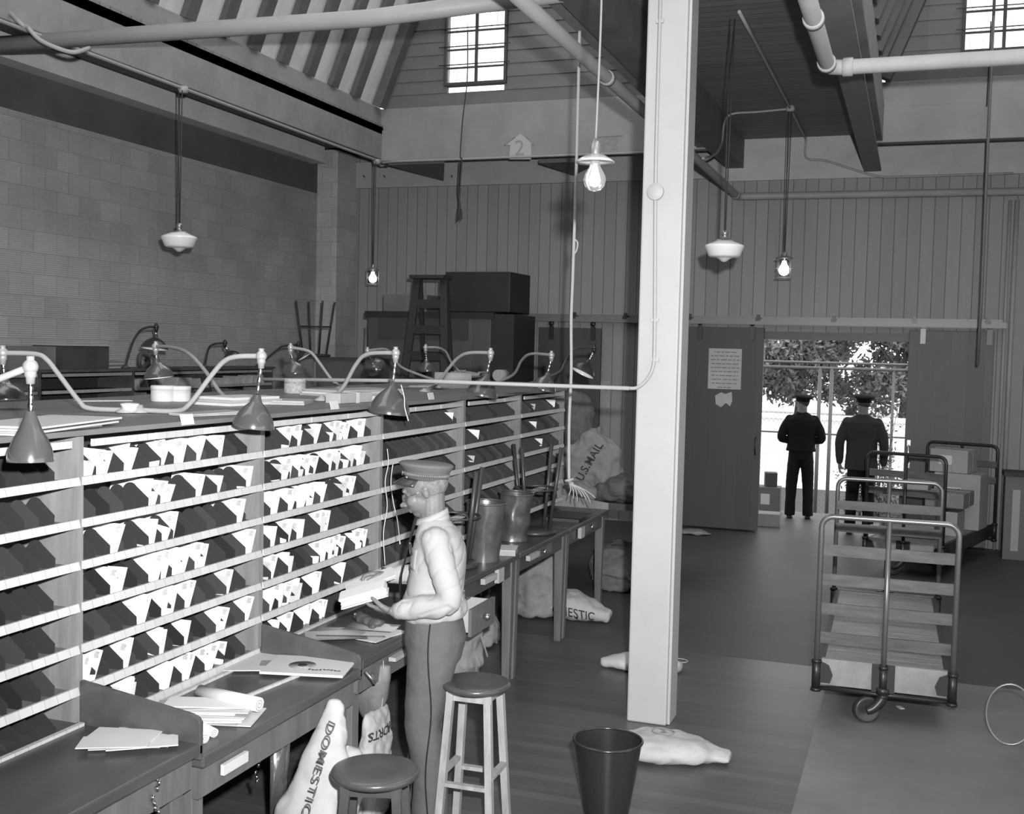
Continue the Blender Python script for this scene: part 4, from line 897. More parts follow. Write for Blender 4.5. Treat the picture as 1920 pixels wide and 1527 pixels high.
def bulb_pendant(lab, top, c, r, shade=None, guard=False, cordr=.005, twist=True):
    """c = centre of the glass"""
    c = Vector(c); t = thing('bulb_pendant', lab, 'hanging bulb', c)
    p = MB(); p.lathe([(0, -r * 1.0), (r * .5, -r * .88), (r * .86, -r * .5), (r, 0), (r * .90, r * .45), (r * .55, r * 1.05), (r * .40, r * 1.5), (r * .36, r * 1.95), (0, r * 1.95)], (0, 0, 0), 28)
    if shade:
        gl = bpy.data.materials.get('clear_bulb')
        if gl is None:
            gl = mat('clear_bulb', .95, .05); gl.node_tree.nodes['Principled BSDF'].inputs['Transmission Weight'].default_value = .92; gl.node_tree.nodes['Principled BSDF'].inputs['IOR'].default_value = 1.12; gl.name = 'clear_bulb'
        obj('bulb', p, gl, t); p = MB(); p.lathe([(0, -r * .55), (r * .38, -r * .4), (r * .46, 0), (r * .3, r * .6), (r * .12, r * 1.4), (0, r * 1.45)], (0, 0, 0), 20); obj('filament', p, mat('filament_glow', 1, .3, emit=7), t)
    else: obj('bulb', p, BULB, t)
    p = MB(); p.lathe([(r * .42, r * 1.7), (r * .46, r * 1.9), (r * .46, r * 3.0), (r * .30, r * 3.25), (r * .16, r * 3.6), (0, r * 3.6)], (0, 0, 0), 20); obj('socket', p, mat('socket_brass', .35, .3, metal=.8), t)
    if shade:
        p = MB(); S = shade; z0 = r * 1.75; p.openlathe([(r * .4, z0 + .022), (S * .45, z0 + .020), (S * .8, z0 + .004), (S, z0 - .008), (S * .98, z0 - .012), (S * .78, z0 - .001), (S * .4, z0 + .012), (r * .4, z0 + .014)], (0, 0, 0), 36); obj('lamp_shade', p, mat('tin_reflector', .55, .25, metal=.55), t)
    if guard:
        p = MB(); z0 = r * 2.1; p.lathe([(0, z0 + .03), (r * .6, z0 + .03), (r * 1.5, z0 + .012), (r * 1.55, z0), (0, z0)], (0, 0, 0), 24); obj('lamp_cap', p, mat('cap_tin', .25, .4, metal=.6), t)
        p = MB()
        for k in range(4): a = PI / 4 + k * PI / 2; q = Vector((math.cos(a) * r * 1.5, math.sin(a) * r * 1.5, 0)); p.tube([q + Vector((0, 0, z0)), q + Vector((0, 0, -r * 1.25))], .004, 6)
        for z_ in (-r * 1.25, r * .4): p.tube([(math.cos(a * PI / 8) * r * 1.5, math.sin(a * PI / 8) * r * 1.5, z_) for a in range(16)], .0035, 6, closed=True)
        obj('wire_guard', p, mat('guard_wire', .4, .4, metal=.6), t)
    p = MB(); tt = Vector(top) - c
    mids = [Vector((0, 0, r * 3.5)).lerp(tt, f) + Vector((.006 * math.sin(9 * f), 0, 0)) for f in (0, .15, .3, .5, .7, .85, 1)]
    if guard:
        for s in (-1, 1): p.tube([(s * .003, 0, r * 3.4), (tt.x + s * .018, tt.y, tt.z)], cordr, 6)
    else: p.tube(smooth_path(mids, 5), cordr, 8)
    obj('cord', p, mat('cord_brown', .14, .6) if shade else CORD, t); return t
cb = at_d(1115, 338, 4.5); bulb_pendant('large clear lit bulb under a small tin reflector, hanging from the top of the room', (cb.x + .005, cb.y + .02, 6.0), cb, .046, shade=.079, cordr=.0048)
cb = at_x(699, 523, xc); bulb_pendant('small lit bulb in a wire guard hanging left, before the vertical boards', (xc, cb.y, 4.60), cb, .052, guard=True)
cb = at_d(1470, 507, 12.3); bulb_pendant('small lit bulb in a wire guard hanging above the open doorway', (jb.x, jb.y, ZC - .04), cb, .060, guard=True)
for n_, e_ in (('bulb_left', None),): pass
# cord of the high window, rope and pulls
p = MB(); ys = YF - .10; pts = [at_y(877, 60, ys), at_y(876, 150, ys), at_y(868, 220, ys), at_y(863, 292, ys), at_y(866, 300, ys), at_y(862, 360, ys), at_y(860, 412, ys)]
p.tube(smooth_path(pts, 4), .008, 6); p.tube(smooth_path([at_y(862, 302, ys), at_y(859, 360, ys), at_y(863, 385, ys), at_y(857, 400, ys)], 4), .007, 6)
for k in range(5): p.tube(smooth_path([at_y(861, 385, ys), at_y(858 + k * 2, 397, ys), at_y(856 + k * 2.5, 416 - k * 3 % 7, ys)], 3), .006, 5)
tag(obj('window_cord', p, CORD), 'dark knotted pull cord hanging from the left gable window', 'cord')
yr = 8.2; p = MB(); pts = [at_y(1088, 5, yr), at_y(1086, 100, yr), at_y(1083, 230, yr), at_y(1079, 370, yr), at_y(1074, 520, yr), at_y(1071, 600, yr), at_y(1071, 700, yr), at_y(1067, 800, yr), at_y(1067, 905, yr)]
p.tube(smooth_path(pts, 5), .012, 8); p.tube(smooth_path([at_y(1076, 448, yr), at_y(1083, 455, yr), at_y(1081, 470, yr), at_y(1075, 478, yr)], 4), .007, 6)
# rope end is tied round the neck of the hanging sack
a = at_y(1067, 905, yr)
p.tube([(a.x + .03 * math.cos(k), a.y + .03 * math.sin(k), a.z - .01 + .006 * k) for k in range(8)], .010, 6)
for k in range(7): p.tube(smooth_path([a, a + Vector((.02 + .02 * k, -.02, -.05)), a + Vector((.01 + .035 * k, -.03, -.10 - .02 * (k % 3)))], 3), .004, 5)
tag(obj('hanging_rope', p, ROPE), 'pale rope hanging from the roof down to the mail sacks, left of the pillar', 'rope')
t = thing('pull_chain', 'thin chain of the high window at the right edge', 'cord'); p = MB(); p.tube([at_y(1858, 40, YF - .1), at_y(1855, 110, YF - .1), at_y(1850, 200, YF - .1)], .007, 6); obj('cord', p, CORD, t)

# ---------------------------------------------------------------- stools
def stool(lab, loc, h, R, m_leg, rz=0, square=True, seat_m=STOOLW, spread=.62, inv=False, name='stool', rung=(.28,), legr=.018, group=None):
    t = thing(name, lab, 'stool', loc, rz, group)
    hs = .035; S = -1 if inv else 1
    Z = lambda z: (h - z) if inv else z
    p = MB(); prof = [(0, h - hs), (R * .9, h - hs), (R * .98, h - hs * .7), (R, h - hs * .4), (R * .97, h - hs * .1), (R * .88, h), (R * .4, h - .004), (0, h - .006)]
    if inv: prof = [(r_, h - z_) for r_, z_ in prof][::-1]
    p.lathe(prof, (0, 0, 0), 40); obj('seat', p, seat_m, t)
    tops = [(sx * R * .55, sy * R * .55) for sx in (-1, 1) for sy in (-1, 1)]; bots = [(x / (R * .55) * R * .55 * (1 + spread), y / (R * .55) * R * .55 * (1 + spread)) for x, y in tops]
    for (x, y), (X, Y) in zip(tops, bots):
        p = MB()
        if square: p.bar((x, y, Z(h - hs)), (X, Y, Z(0)), legr * 2, legr * 2)
        else: p.tube([(x, y, Z(h - hs)), (X, Y, Z(0))], [legr * .8, legr], 8)
        obj('leg', p, m_leg, t)
    if square:
        p = MB(); z = Z(h - hs - .018)
        p.bb((-R * .68, -R * .62, min(z, z) - .02), (R * .68, -R * .50, z + .018)); p.bb((-R * .68, R * .50, z - .02), (R * .68, R * .62, z + .018)); p.bb((-R * .62, -R * .62, z - .016), (-R * .5, R * .62, z + .016)); p.bb((R * .5, -R * .62, z - .016), (R * .62, R * .62, z + .016)); obj('seat_rail', p, m_leg, t)
    for k, zr in enumerate(rung):
        f = 1 + spread * (1 - zr / h); a = R * .55 * f
        if square:
            for i, (u, v) in enumerate((((-a, -a), (a, -a)), ((-a, a), (a, a)), ((-a, -a), (-a, a)), ((a, -a), (a, a)))):
                p = MB(); zz = Z(zr + (.05 if i > 1 else 0)); p.bar((u[0], u[1], zz), (v[0], v[1], zz), .03, .018); obj('rung', p, m_leg, t)
        else:
            p = MB(); p.tube([(a * 1.35 * math.cos(q * PI / 10), a * 1.35 * math.sin(q * PI / 10), Z(zr)) for q in range(20)], .009, 6, closed=True); obj('foot_ring', p, m_leg, t)
    return t
sA = at_z(704, 1441, .635); stool('dark round wooden stool at the bottom of the picture beside the leaning sack', (sA.x, sA.y, 0), .635, .172, STOOLW, .3, True, legr=.017, spread=.45)
sB = at_z(885, 1276, .72); stool('round dark-topped stool with pale square legs behind the man', (sB.x + .02, sB.y, 0), .72, .162, STOOLL, .04, True, spread=.45, rung=(.26,), legr=.0165)
# upturned stools on the tables
IS = mat('stool_iron_wood', .035, .4, spec=.5)
q = at_z(880, 1064, .88); s1 = tuple(at_z(850, 1062, .881))
stool('upturned dark stool on the table right behind the man, legs in the air', s1, .62, .16, IS, .25, False, IS, spread=.75, inv=True, legr=.016, rung=(.30,), group='upturned stools on the tables') 
s2 = tuple(at_z(1003, 1000, .881))
stool('upturned dark stool on the far table right of the metal bins', s2, .66, .16, IS, .55, False, IS, spread=.7, inv=True, legr=.016, rung=(.32,), group='upturned stools on the tables')
# cabinet with the upturned stool in the back corner
ca = at_y(595, 665, 12.3); cb_ = at_y(690, 665, 12.3)
t = thing('low_cabinet', 'grey cabinet in the back corner carrying the small upturned stool', 'cabinet', ((ca.x + cb_.x) / 2, 12.6, 0)); w = cb_.x - ca.x; zt = 2.10
p = MB(); p.bb((-w / 2, -.3, 0), (w / 2, .3, zt - .03)); obj('body', p, mat('cabinet_grey', .085, .6, var=.2), t); p = MB(); p.bb((-w / 2 - .02, -.32, zt - .03), (w / 2 + .02, .32, zt)); obj('top', p, mat('cabinet_top', .05, .5), t)
c_ = at_y(593, 655, 12.55); stool('small upturned stool on the grey cabinet in the back corner', (c_.x - .02, 12.55, zt + .001), .70, .20, mat('stool_brown', .03, .5), .08, False, mat('stool_brown', .03, .5), spread=.65, inv=True, legr=.014, rung=(.32,))
# tall cabinet, boxes, board
def cab(name, lab, cat, x0, x1, y0, y1, z0, z1, m, side=None):
    t = thing(name, lab, cat, ((x0 + x1) / 2, (y0 + y1) / 2, z0)); w, d, h = x1 - x0, y1 - y0, z1 - z0
    p = MB(); p.bb((-w / 2, -d / 2, 0), (w / 2, d / 2, h)); obj('body', p, m, t, bevel=.01)
    return t
x0 = at_y(690, 600, 12.9).x; x1 = at_y(921, 600, 12.9).x; x2 = at_y(948, 600, 13.4).x
DK = mat('cabinet_dark', .022, .55, var=.2); BP = board_mat('cabinet_front', .075, 0, .6, var=.3, groove=.8, width=.01, rough=.6, grain=(1.5, 1, .5))
t = cab('tall_cabinet', 'wide brown cabinet against the back wall behind the step ladder', 'cabinet', x0, x1, 12.9, 13.7, 0, 2.63, BP)
p = MB(); w = (x1 - x0) / 2; p.bb((-w - .04, -.42, 2.62), (w + .04, .4, 2.70)); obj('cornice', p, DK, t); p = MB(); p.bb((w, -.4, 0), (w + .30, .4, 2.68)); obj('end_panel', p, DK, t); 
p = MB(); p.bb((-w + .15, -.415, 2.35), (w - .3, -.40, 2.62)); obj('shelf_box', p, mat('cab_mid', .045, .6), t)
xa_, xb_ = at_y(842, 560, 12.9).x, at_y(958, 560, 12.9).x
t = cab('crate', 'large black crate lying on top of the tall cabinet', 'crate', xa_ - .05, xb_, 12.9, 13.6, 2.705, 3.20, DK); t.rotation_euler = (0, 0, -.03)
p = MB(); hh = .248; 
xa_, xb_ = at_y(718, 570, 13.2).x, at_y(800, 570, 13.2).x; z1 = at_y(745, 552, 13.2).z
t = cab('carton', 'grey cardboard box on the tall cabinet left of the black crate', 'box', xa_, xb_, 13.2, 13.7, 2.705, z1, mat('carton_grey', .11, .7, var=.2))
t = cab('dark_locker', 'dark narrow locker against the back wall right of the tall cabinet', 'locker', at_y(925, 640, 13.7).x + .1, at_y(968, 640, 14.2).x, 13.8, 14.36, 0, 2.55, DK)
# bundle of dark tubes in the corner
t = thing('tube_bundle', 'upright bundle of dark tubes left of the tall cabinet', 'tubes', (at_y(690, 650, 13.9).x, 13.95, 0))
for k in range(4): p = MB(); p.tube([(-.09 + .055 * k, .02 * (k % 2), 0), (-.08 + .055 * k, .02 * (k % 2) + .04, 2.50 + .03 * (k % 3))], .03, 10); obj('tube', p, mat('tube_dark', .04, .3, spec=.6) if k else GALV, t)
# step ladder
yl = 12.2; LD = mat('ladder_dark', .028, .5)
t = thing('step_ladder', 'tall dark wooden step ladder open in front of the tall cabinet', 'ladder', at_y(806, 519, yl)); t.location.z = 0; o_ = t.location.copy()
zt = at_y(806, 520, yl).z
def lp(px, py, y): v = at_y(px, py, y); return v - o_
zf = lambda v: Vector((v.x, v.y, max(v.z, 0)))
hw = .20
for s, a, b_ in ((-1, (783, 522), (760, 700)), (1, (832, 522), (834, 690))):
    A = lp(a[0], a[1], yl); B = lp(b_[0], b_[1], yl - .35); k = (zt) / (A.z - B.z) if A.z != B.z else 1; G = A + (B - A) * (A.z / (A.z - B.z)); p = MB(); p.bar(A, G, .035, .09, up=(1, 0, 0)); obj('side_rail', p, LD, t)
    A2 = A + Vector((0, .08, 0)); B2 = Vector((A.x * .9 + .05 * s, .58, .0)); p = MB(); p.bar(A2, B2, .03, .05, up=(1, 0, 0)); obj('back_leg', p, LD, t)
p = MB(); a, b_ = lp(775, 518, yl), lp(839, 519, yl); p.bb((a.x, -.12, zt - .02), (b_.x, .14, zt + .02)); obj('top_cap', p, LD, t)
for k in range(1, 9):
    f = k * .305; zz = zt - f; fr_ = f / zt
    A = lp(783, 522, yl); B = lp(760, 700, yl - .35); G = A + (B - A) * (f / (A.z - B.z)); C = lp(832, 522, yl); D = lp(834, 690, yl - .35); H = C + (D - C) * (f / (C.z - D.z))
    p = MB(); p.bar(G, H, .10, .022, up=(0, 1, 0)); obj('step', p, LD, t)

# ---------------------------------------------------------------- metal bins on the tables, bin on the floor
def bin_(name, lab, loc, r0, r1, h, m, crumple=0, rot=None, rim=True, seed=0, group=None):
    t = thing(name, lab, 'bin', loc, 0, group)
    n = 36; rings = []; rnd = random.Random(seed)
    for k in range(11):
        z = h * k / 10; r = r0 + (r1 - r0) * k / 10; ring = []
        for a in range(n):
            an = 2 * PI * a / n; d = crumple * noise.noise(Vector((math.cos(an) * 1.8 + seed, math.sin(an) * 1.8, z * 9))) if 0 < k < 10 else 0
            ring.append((math.cos(an) * (r + d), math.sin(an) * (r + d), z))
        rings.append(ring)
    p = MB(); p.loft(rings, cap=False)
    inner = [[(x * .975, y * .975, max(z, .006)) for x, y, z in r_] for r_ in rings][::-1]; p.loft(inner, cap=False); p.lathe([(0, .006), (r0 * .98, .006)], (0, 0, 0), n); p.lathe([(0, 0), (r0, 0)], (0, 0, 0), n)
    b = obj('bin_body', p, m, t)
    p = MB(); p.tube([(r1 * math.cos(2 * PI * a / n), r1 * math.sin(2 * PI * a / n), h) for a in range(n)], .007, 8, closed=True); obj('rim', p, m, t)
    if rot: t.rotation_euler = rot
    return t
BINM = mat('bin_enamel', .02, .22, var=.12, vscale=4, stretch=(6, 6, .3), spec=.6)
bc = at_z(1140, 1388, .36); bin_('waste_bin', 'tall dark metal waste bin on the floor before the white pillar', (bc.x, bc.y, 0), .112, .168, .36, BINM)
TIN = mat('bin_tin', .10, .3, metal=.35, var=.5, vscale=7, spec=.6)
bin_('metal_bin', 'dented metal bin on the table behind the man, left of two', tuple(at_z(906, 1050, .881)), .105, .128, .38, TIN, .010, (.0, .03, 0), seed=2)
bin_('metal_bin', 'dented metal bin on the far table, right of two', tuple(at_z(962, 1012, .881)), .105, .125, .34, TIN, .025, (.0, .05, 0), seed=6)
# paper pad on table edge
t = thing('order_pad', 'white paper pad at the table edge right of the metal bins', 'pad', (-2.62, 7.06, .881), .25); p = MB(); p.bb((-.14, -.10, 0), (.14, .10, .035)); obj('pad_block', p, PAPER2, t); p = MB(); p.bb((-.142, -.102, .035), (.142, .102, .039)); obj('cover_sheet', p, PAPER, t)

# ---------------------------------------------------------------- papers on the desks
z2 = deskz[1] + .001
def desk_at(px, py, z): v = at_z(px, py, z); return v
t = thing('envelope_pile', 'fan of white envelopes on the nearest desk', 'envelopes', tuple(desk_at(258, 1392, deskz[0] + .001)), -1.15)
for k, (dx, dy, r) in enumerate(((0, 0, 0), (.03, -.03, .1), (-.05, .02, -.08), (.05, .03, .22), (-.02, -.05, -.15), (.07, -.06, .05))):
    p = MB(); p.box((dx, dy, .003 + .0045 * k), (.115, .24, .004), 0, Matrix.Rotation(r, 3, 'Z')); obj('envelope', p, PAPER, t)
t = thing('magazine', 'open illustrated magazine with a round dark picture lying on the second desk', 'magazine', tuple(desk_at(580, 1252, z2 + .012)), -1.32); 
p = MB(); p.box((0, 0, .006), (.28, .38, .012)); obj('pages', p, PAPER, t, bevel=.002)
p = MB(); p.lathe([(0, 0), (.062, 0), (.062, .0008), (0, .0008)], (.01, -.03, .0122), 32); obj('cover_picture', p, mat('picture_grey', .22, .6, var=.5, vscale=30), t)
p = MB(); p.lathe([(0, 0), (.022, 0), (.022, .0012), (0, .0012)], (.012, -.028, .0125), 20); obj('cover_figure', p, INK, t)
p = MB(); random.seed(2)
for k in range(9): p.box((.07 + .006 * math.sin(k), .02 + .017 * k, .0128), (.016, .009, .001), 0, Matrix.Rotation(k, 3, 'Z'))
obj('title_marks', p, INK, t)
t = thing('newspaper', 'folded newspaper with a dark printed panel behind the magazine on the second desk', 'newspaper', tuple(desk_at(520, 1243, z2)), -1.25)
for k in range(3): p = MB(); p.box((.01 * k, -.01 * k, .003 + .004 * k), (.30, .40, .0038), 0, Matrix.Rotation(.06 * k, 3, 'Z')); obj('sheet', p, PAPER if k != 1 else PAPER2, t)
p = MB(); p.box((.05, .02, .0128), (.09, .17, .001), 0, Matrix.Rotation(.12, 3, 'Z')); obj('printed_panel', p, mat('print_panel', .25, .7, var=.4, vscale=60), t)
# rolled mail on the second desk
def roll(lab, a, b_, r, m=PAPER, group='rolled mail on the second desk'):
    t = thing('mail_roll', lab, 'rolled mail', a, 0, group); d = Vector(b_) - Vector(a); p = MB(); p.tube([(0, 0, 0), d], [r, r * .96], 20); obj('roll', p, m, t)
    p = MB(); n_ = d.normalized(); q = n_.to_track_quat('Z', 'Y').to_matrix()
    e = d if d.dot(_f) < 0 else Vector((0, 0, 0)); sgn = 1 if d.dot(_f) < 0 else -1
    p.tube([e + q @ Vector((math.cos(k * .6) * r * (.15 + .035 * k), math.sin(k * .6) * r * (.15 + .035 * k), sgn * .0015)) for k in range(22)], .0012, 4); obj('end_spiral', p, INKG, t); return t
def zr(px, py, z): return at_z(px, py, z)
roll('thick white rolled magazine lying on top of the rolled mail', zr(375, 1298, z2 + .05), zr(486, 1322, z2 + .05), .030)
roll('thin rolled paper at the near end of the rolled mail', zr(300, 1340, z2 + .02), zr(384, 1385, z2 + .02), .020)
roll('thin white roll right of the thinnest near roll', zr(320, 1335, z2 + .02), zr(402, 1375, z2 + .02), .018)
t = thing('newspaper_bundle', 'layered bundle of folded newspapers under the rolled mail', 'newspapers', tuple(zr(378, 1345, z2)), -1.18); random.seed(8)
for k in range(9):
    p = MB(); p.box((random.uniform(-.02, .02) - .004 * k, random.uniform(-.03, .03), .004 + .0048 * k), (.22 - .012 * k, .40 - .01 * k, .0042), 0, Matrix.Rotation(random.uniform(-.14, .14), 3, 'Z')); obj('folded_sheet', p, [PAPER, PAPER2, mat('paper_mid', .62, .8)][k % 3], t)
# third desk: sheets and a leather pouch
z3 = deskz[2] + .001
t = thing('paper_sheets', 'curled white sheets on the desk in front of the man', 'papers', tuple(zr(655, 1190, z3)), -1.2)
for k, (dx, dy, r, sx, sy) in enumerate(((0, .02, 0, .26, .34), (.06, -.06, .2, .22, .3), (-.10, .10, -.2, .2, .26))):
    p = MB(); rows = 7; vs_ = []
    for i in range(rows + 1):
        x = -sx / 2 + sx * i / rows; lift = .002 + .004 * k + (max(0, i - rows * .55) ** 2) * (.0028 if k == 0 else .0012)
        for y in (-sy / 2, sy / 2): vs_.append(Matrix.Rotation(r, 3, 'Z') @ Vector((x, y, lift)) + Vector((dx, dy, 0)))
    nv = len(vs_); p.add(vs_ + [v - Vector((0, 0, .0012)) for v in vs_], [(2 * i, 2 * i + 2, 2 * i + 3, 2 * i + 1) for i in range(rows)] + [(nv + 2 * i, nv + 2 * i + 1, nv + 2 * i + 3, nv + 2 * i + 2) for i in range(rows)] + [(2 * i, nv + 2 * i, nv + 2 * i + 2, 2 * i + 2) for i in range(rows)] + [(2 * i + 1, 2 * i + 3, nv + 2 * i + 3, nv + 2 * i + 1) for i in range(rows)], 0, True); obj('sheet', p, PAPER, t)
pile('flat stack of sheets at the desk edge right in front of the man', 712, 1192, (.16, .30), 2, -.2, PAPER, .003, z=z3, seed=31)
t = thing('leather_pouch', 'soft dark leather pouch at the back of the desk under the hands of the man', 'pouch', tuple(zr(690, 1167, z3)), -.9)
p = MB(); p.loft([ellring((x, 0, .01 + zc), .001 + w_ * .5, zc + .006, 16, rot=Matrix.Rotation(PI / 2, 3, 'Y')) for x, w_, zc in ((-.16, .02, .006), (-.1, .10, .024), (0, .15, .034), (.08, .12, .024), (.15, .02, .008))]); 
p = MB(); p.ball((0, 0, .028), 1, 12, sc=(.15, .075, .034)); p.ball((.09, .02, .03), 1, 10, sc=(.09, .05, .028)); p.ball((.15, -.01, .022), 1, 8, sc=(.05, .02, .02)); obj('pouch_body', fuse(p, .008, 'pouch_body', LEATHER, 2, .008, 22), None, t)
p = MB(); p.ball((-.02, -.066, .04), .009, 8); obj('snap', p, STEEL, t)

# ---------------------------------------------------------------- mail sacks
def sack(lab, loc, ends, name='mail_sack', m=CANVAS, tie=None, text=None, disp=.02, seed=0, vox=.02, cat='mail sack', extra=(), dscale=7):
    """ends: list of (x,y,z, ra, rb, zc) ellipses along the sack"""
    t = thing(name, lab, cat, loc); p = MB()
    P = [Vector(e[:3]) for e in ends]
    rings = []
    for i, e in enumerate(ends):
        a = P[max(0, i - 1)]; b_ = P[min(len(P) - 1, i + 1)]; d = (b_ - a).normalized()
        up = Vector((0, 0, 1)) if abs(d.z) < .8 else Vector((0, 1, 0)); s_ = d.cross(up).normalized(); u_ = s_.cross(d)
        rot = Matrix((s_, u_, d)).transposed(); rings.append(ellring(P[i], e[3], e[4], 26, 2.3, rot))
    p.loft(rings)
    for c_, s_ in extra: p.ball(c_, 1, 10, sc=s_)
    me = fuse(p, vox, 'sack_body', m, 3, disp, dscale, seed)
    zmin = min(v.co.z for v in me.vertices) + t.location.z
    if zmin < 0:
        for v in me.vertices:
            if v.co.z + t.location.z < .001: v.co.z = .001 - t.location.z
    obj('sack_body', me, None, t)
    if tie:
        c_, d, r = Vector(tie[0]), Vector(tie[1]).normalized(), tie[2]; q = d.to_track_quat('Z', 'Y').to_matrix(); p = MB()
        for k in range(3): p.tube([c_ + q @ Vector((r * math.cos(a * PI / 7), r * math.sin(a * PI / 7), .008 * k)) for a in range(14)], .005, 6, closed=True)
        for k in range(4): p.tube(smooth_path([c_, c_ + q @ Vector((.02 * (k - 1.5), .02, .04)), c_ + q @ Vector((.04 * (k - 1.5), .0, .08 + .01 * k))], 3), .004, 5)
        obj('tie_cord', p, ROPE, t)
    return t
def wrap_text(t, s, size, origin, right, up, m=INK, name='lettering', bold=.001, lift=.0035, spacing=1.05):
    """lettering printed on the sack: every point is laid on the cloth"""
    body = [c for c in t.children if c.name.startswith('sack_body')][0]
    from mathutils.bvhtree import BVHTree
    me = body.data; bv = BVHTree.FromPolygons([v.co for v in me.vertices], [tuple(p.vertices) for p in me.polygons])
    tm = text_mesh(s, size, m, name, .0, bold=bold, spacing=spacing); R_ = Vector(right).normalized(); U = Vector(up); U = (U - R_ * U.dot(R_)).normalized(); Nn = R_.cross(U)
    import bmesh
    bm = bmesh.new(); bm.from_mesh(tm); bmesh.ops.triangulate(bm, faces=bm.faces)
    for _ in range(3):
        es = [e for e in bm.edges if e.calc_length() > .009]
        if es: bmesh.ops.subdivide_edges(bm, edges=es, cuts=1); bmesh.ops.triangulate(bm, faces=bm.faces)
    bm.to_mesh(tm); bm.free()
    for v in tm.vertices:
        w = Vector(origin) + R_ * v.co.x + U * v.co.y + Nn * .6
        h = bv.ray_cast(w, -Nn, 1.6)
        v.co = (h[0] + Nn * lift) if h[0] is not None else (Vector(origin) + R_ * v.co.x + U * v.co.y)
    return obj(name, tm, None, t)
# sack by the pillar
c = at_z(1262, 1420, .0)
sp_ = sack('pale canvas mail sack lying flat on the floor behind the waste bin', (c.x, c.y, 0), [(-.30, -.01, .035, .16, .05), (-.18, 0, .05, .21, .065), (0, .0, .055, .20, .07), (.14, .01, .05, .15, .06), (.22, .02, .04, .085, .045), (.32, .03, .035, .075, .03)], disp=.014, seed=1)
wrap_text(sp_, '3', .10, (-.07, .05, .1), Vector((.92, .36, 0)), (-.36, .92, 0), m=INKG)
pc = MB(); body = [x for x in sp_.children if x.name.startswith('sack_body')][0]
from mathutils.bvhtree import BVHTree
bv = BVHTree.FromPolygons([v.co for v in body.data.vertices], [tuple(f.vertices) for f in body.data.polygons]); ring = []
for k in range(28):
    h = bv.ray_cast(Vector((-.07 + .062 * math.cos(k * PI / 14), .05 + .062 * math.sin(k * PI / 14), .6)), Vector((0, 0, -1)))
    if h[0]: ring.append(h[0] + Vector((0, 0, .004)))
pc.tube(ring, .0035, 5, closed=True); obj('circle_mark', pc, INKG, sp_)
# sack behind the pillar foot
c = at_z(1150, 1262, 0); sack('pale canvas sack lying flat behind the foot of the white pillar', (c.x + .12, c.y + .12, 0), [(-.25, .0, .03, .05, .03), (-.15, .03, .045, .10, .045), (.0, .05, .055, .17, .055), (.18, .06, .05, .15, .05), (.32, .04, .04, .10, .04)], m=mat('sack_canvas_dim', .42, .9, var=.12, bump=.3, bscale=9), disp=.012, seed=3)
t = thing('wire_loop', 'thin pale wire loop on the floor right of the pillar foot', 'wire', tuple(at_z(1276, 1240, .006))); p = MB(); p.tube(smooth_path([(-.10, .05, 0), (0, .06, .0), (.05, .02, 0), (.03, -.03, 0), (-.08, -.05, 0)], 5), .004, 6); obj('wire', p, PAPER2, t)
# sack under the tables
c = at_z(1060, 1165, 0); s3 = sack('tied canvas mail sack lying under the far tables, lettering on its side', (c.x - .02, c.y + .12, 0), [(-.30, -.02, .06, .04, .04), (-.24, -.01, .08, .09, .08), (-.12, 0, .12, .16, .12), (.03, .0, .12, .17, .12), (.18, .0, .09, .14, .09), (.32, -.02, .06, .09, .06), (.38, -.02, .05, .06, .05)], m=mat('sack_canvas_mid', .34, .9, var=.15, bump=.35, bscale=9), tie=((-.28, -.02, .06), (-1, -.1, 0), .045), disp=.018, seed=5)
wrap_text(s3, 'DOMESTIC', .085, (.06, -.12, .06), (1, -.03, 0), (0, .5, .8), m=INK)
# leaning sack at the second desk
c = at_x(600, 1300, -2.28)
lx, ly = -2.235, 4.22
s4 = sack('tall pale canvas mail sack hanging from the second desk edge, DOMESTIC stencilled on it', (lx, ly, 0), [(0, -.36, .02, .14, .10), (0, -.32, .18, .17, .13), (0, -.26, .38, .15, .11), (.0, -.17, .56, .105, .07), (-.01, -.09, .68, .06, .045), (-.02, -.05, .76, .035, .03)], disp=.016, seed=9, extra=(((.02, -.02, .47), (.07, .07, .09)), ((.0, -.03, .32), (.09, .10, .12))))
og = at_x(600, 1425, -2.13) - s4.location; og.x = .1; og.z -= .03
wrap_text(s4, 'DOMESTIC', .066, tuple(og), Vector((.0, -.50, -.75)), (.2, .75, -.50), m=mat('faded_ink', .10, .8), lift=.0028, bold=.0006, spacing=1.2)
# hanging brown bag and the SHORTS sack
c = at_x(697, 1292, -2.37); s5 = sack('dark leather satchel hanging under the desk beside the man', (-2.44, at_x(697, 1292, -2.44).y, .40), [(0, .0, .0, .025, .02), (0, .0, .06, .06, .04), (0, 0, .14, .085, .05), (0, 0, .24, .105, .045), (0, 0, .315, .10, .025)], name='satchel', m=mat('satchel_leather', .13, .55, var=.35, vscale=9), disp=.008, seed=2, vox=.012, cat='bag')
p = MB(); p.tube(smooth_path([(.07, -.02, .34), (.075, -.02, .2), (.07, -.03, .1), (.075, -.03, 0), (.07, -.03, -.1)], 4), .0022, 5); obj('string', p, PAPER2, s5)
c = at_x(700, 1385, -2.30); t = thing('stencilled_sack', 'folded pale sack with upside-down SHORTS lettering under the desk', 'mail sack', (-2.38, at_x(700, 1385, -2.38).y + .02, .0)); zz = at_x(697, 1352, -2.32).z
p = MB(); p.ball((0, 0, 0), 1, 4, sc=(.01, .01, .01)); 
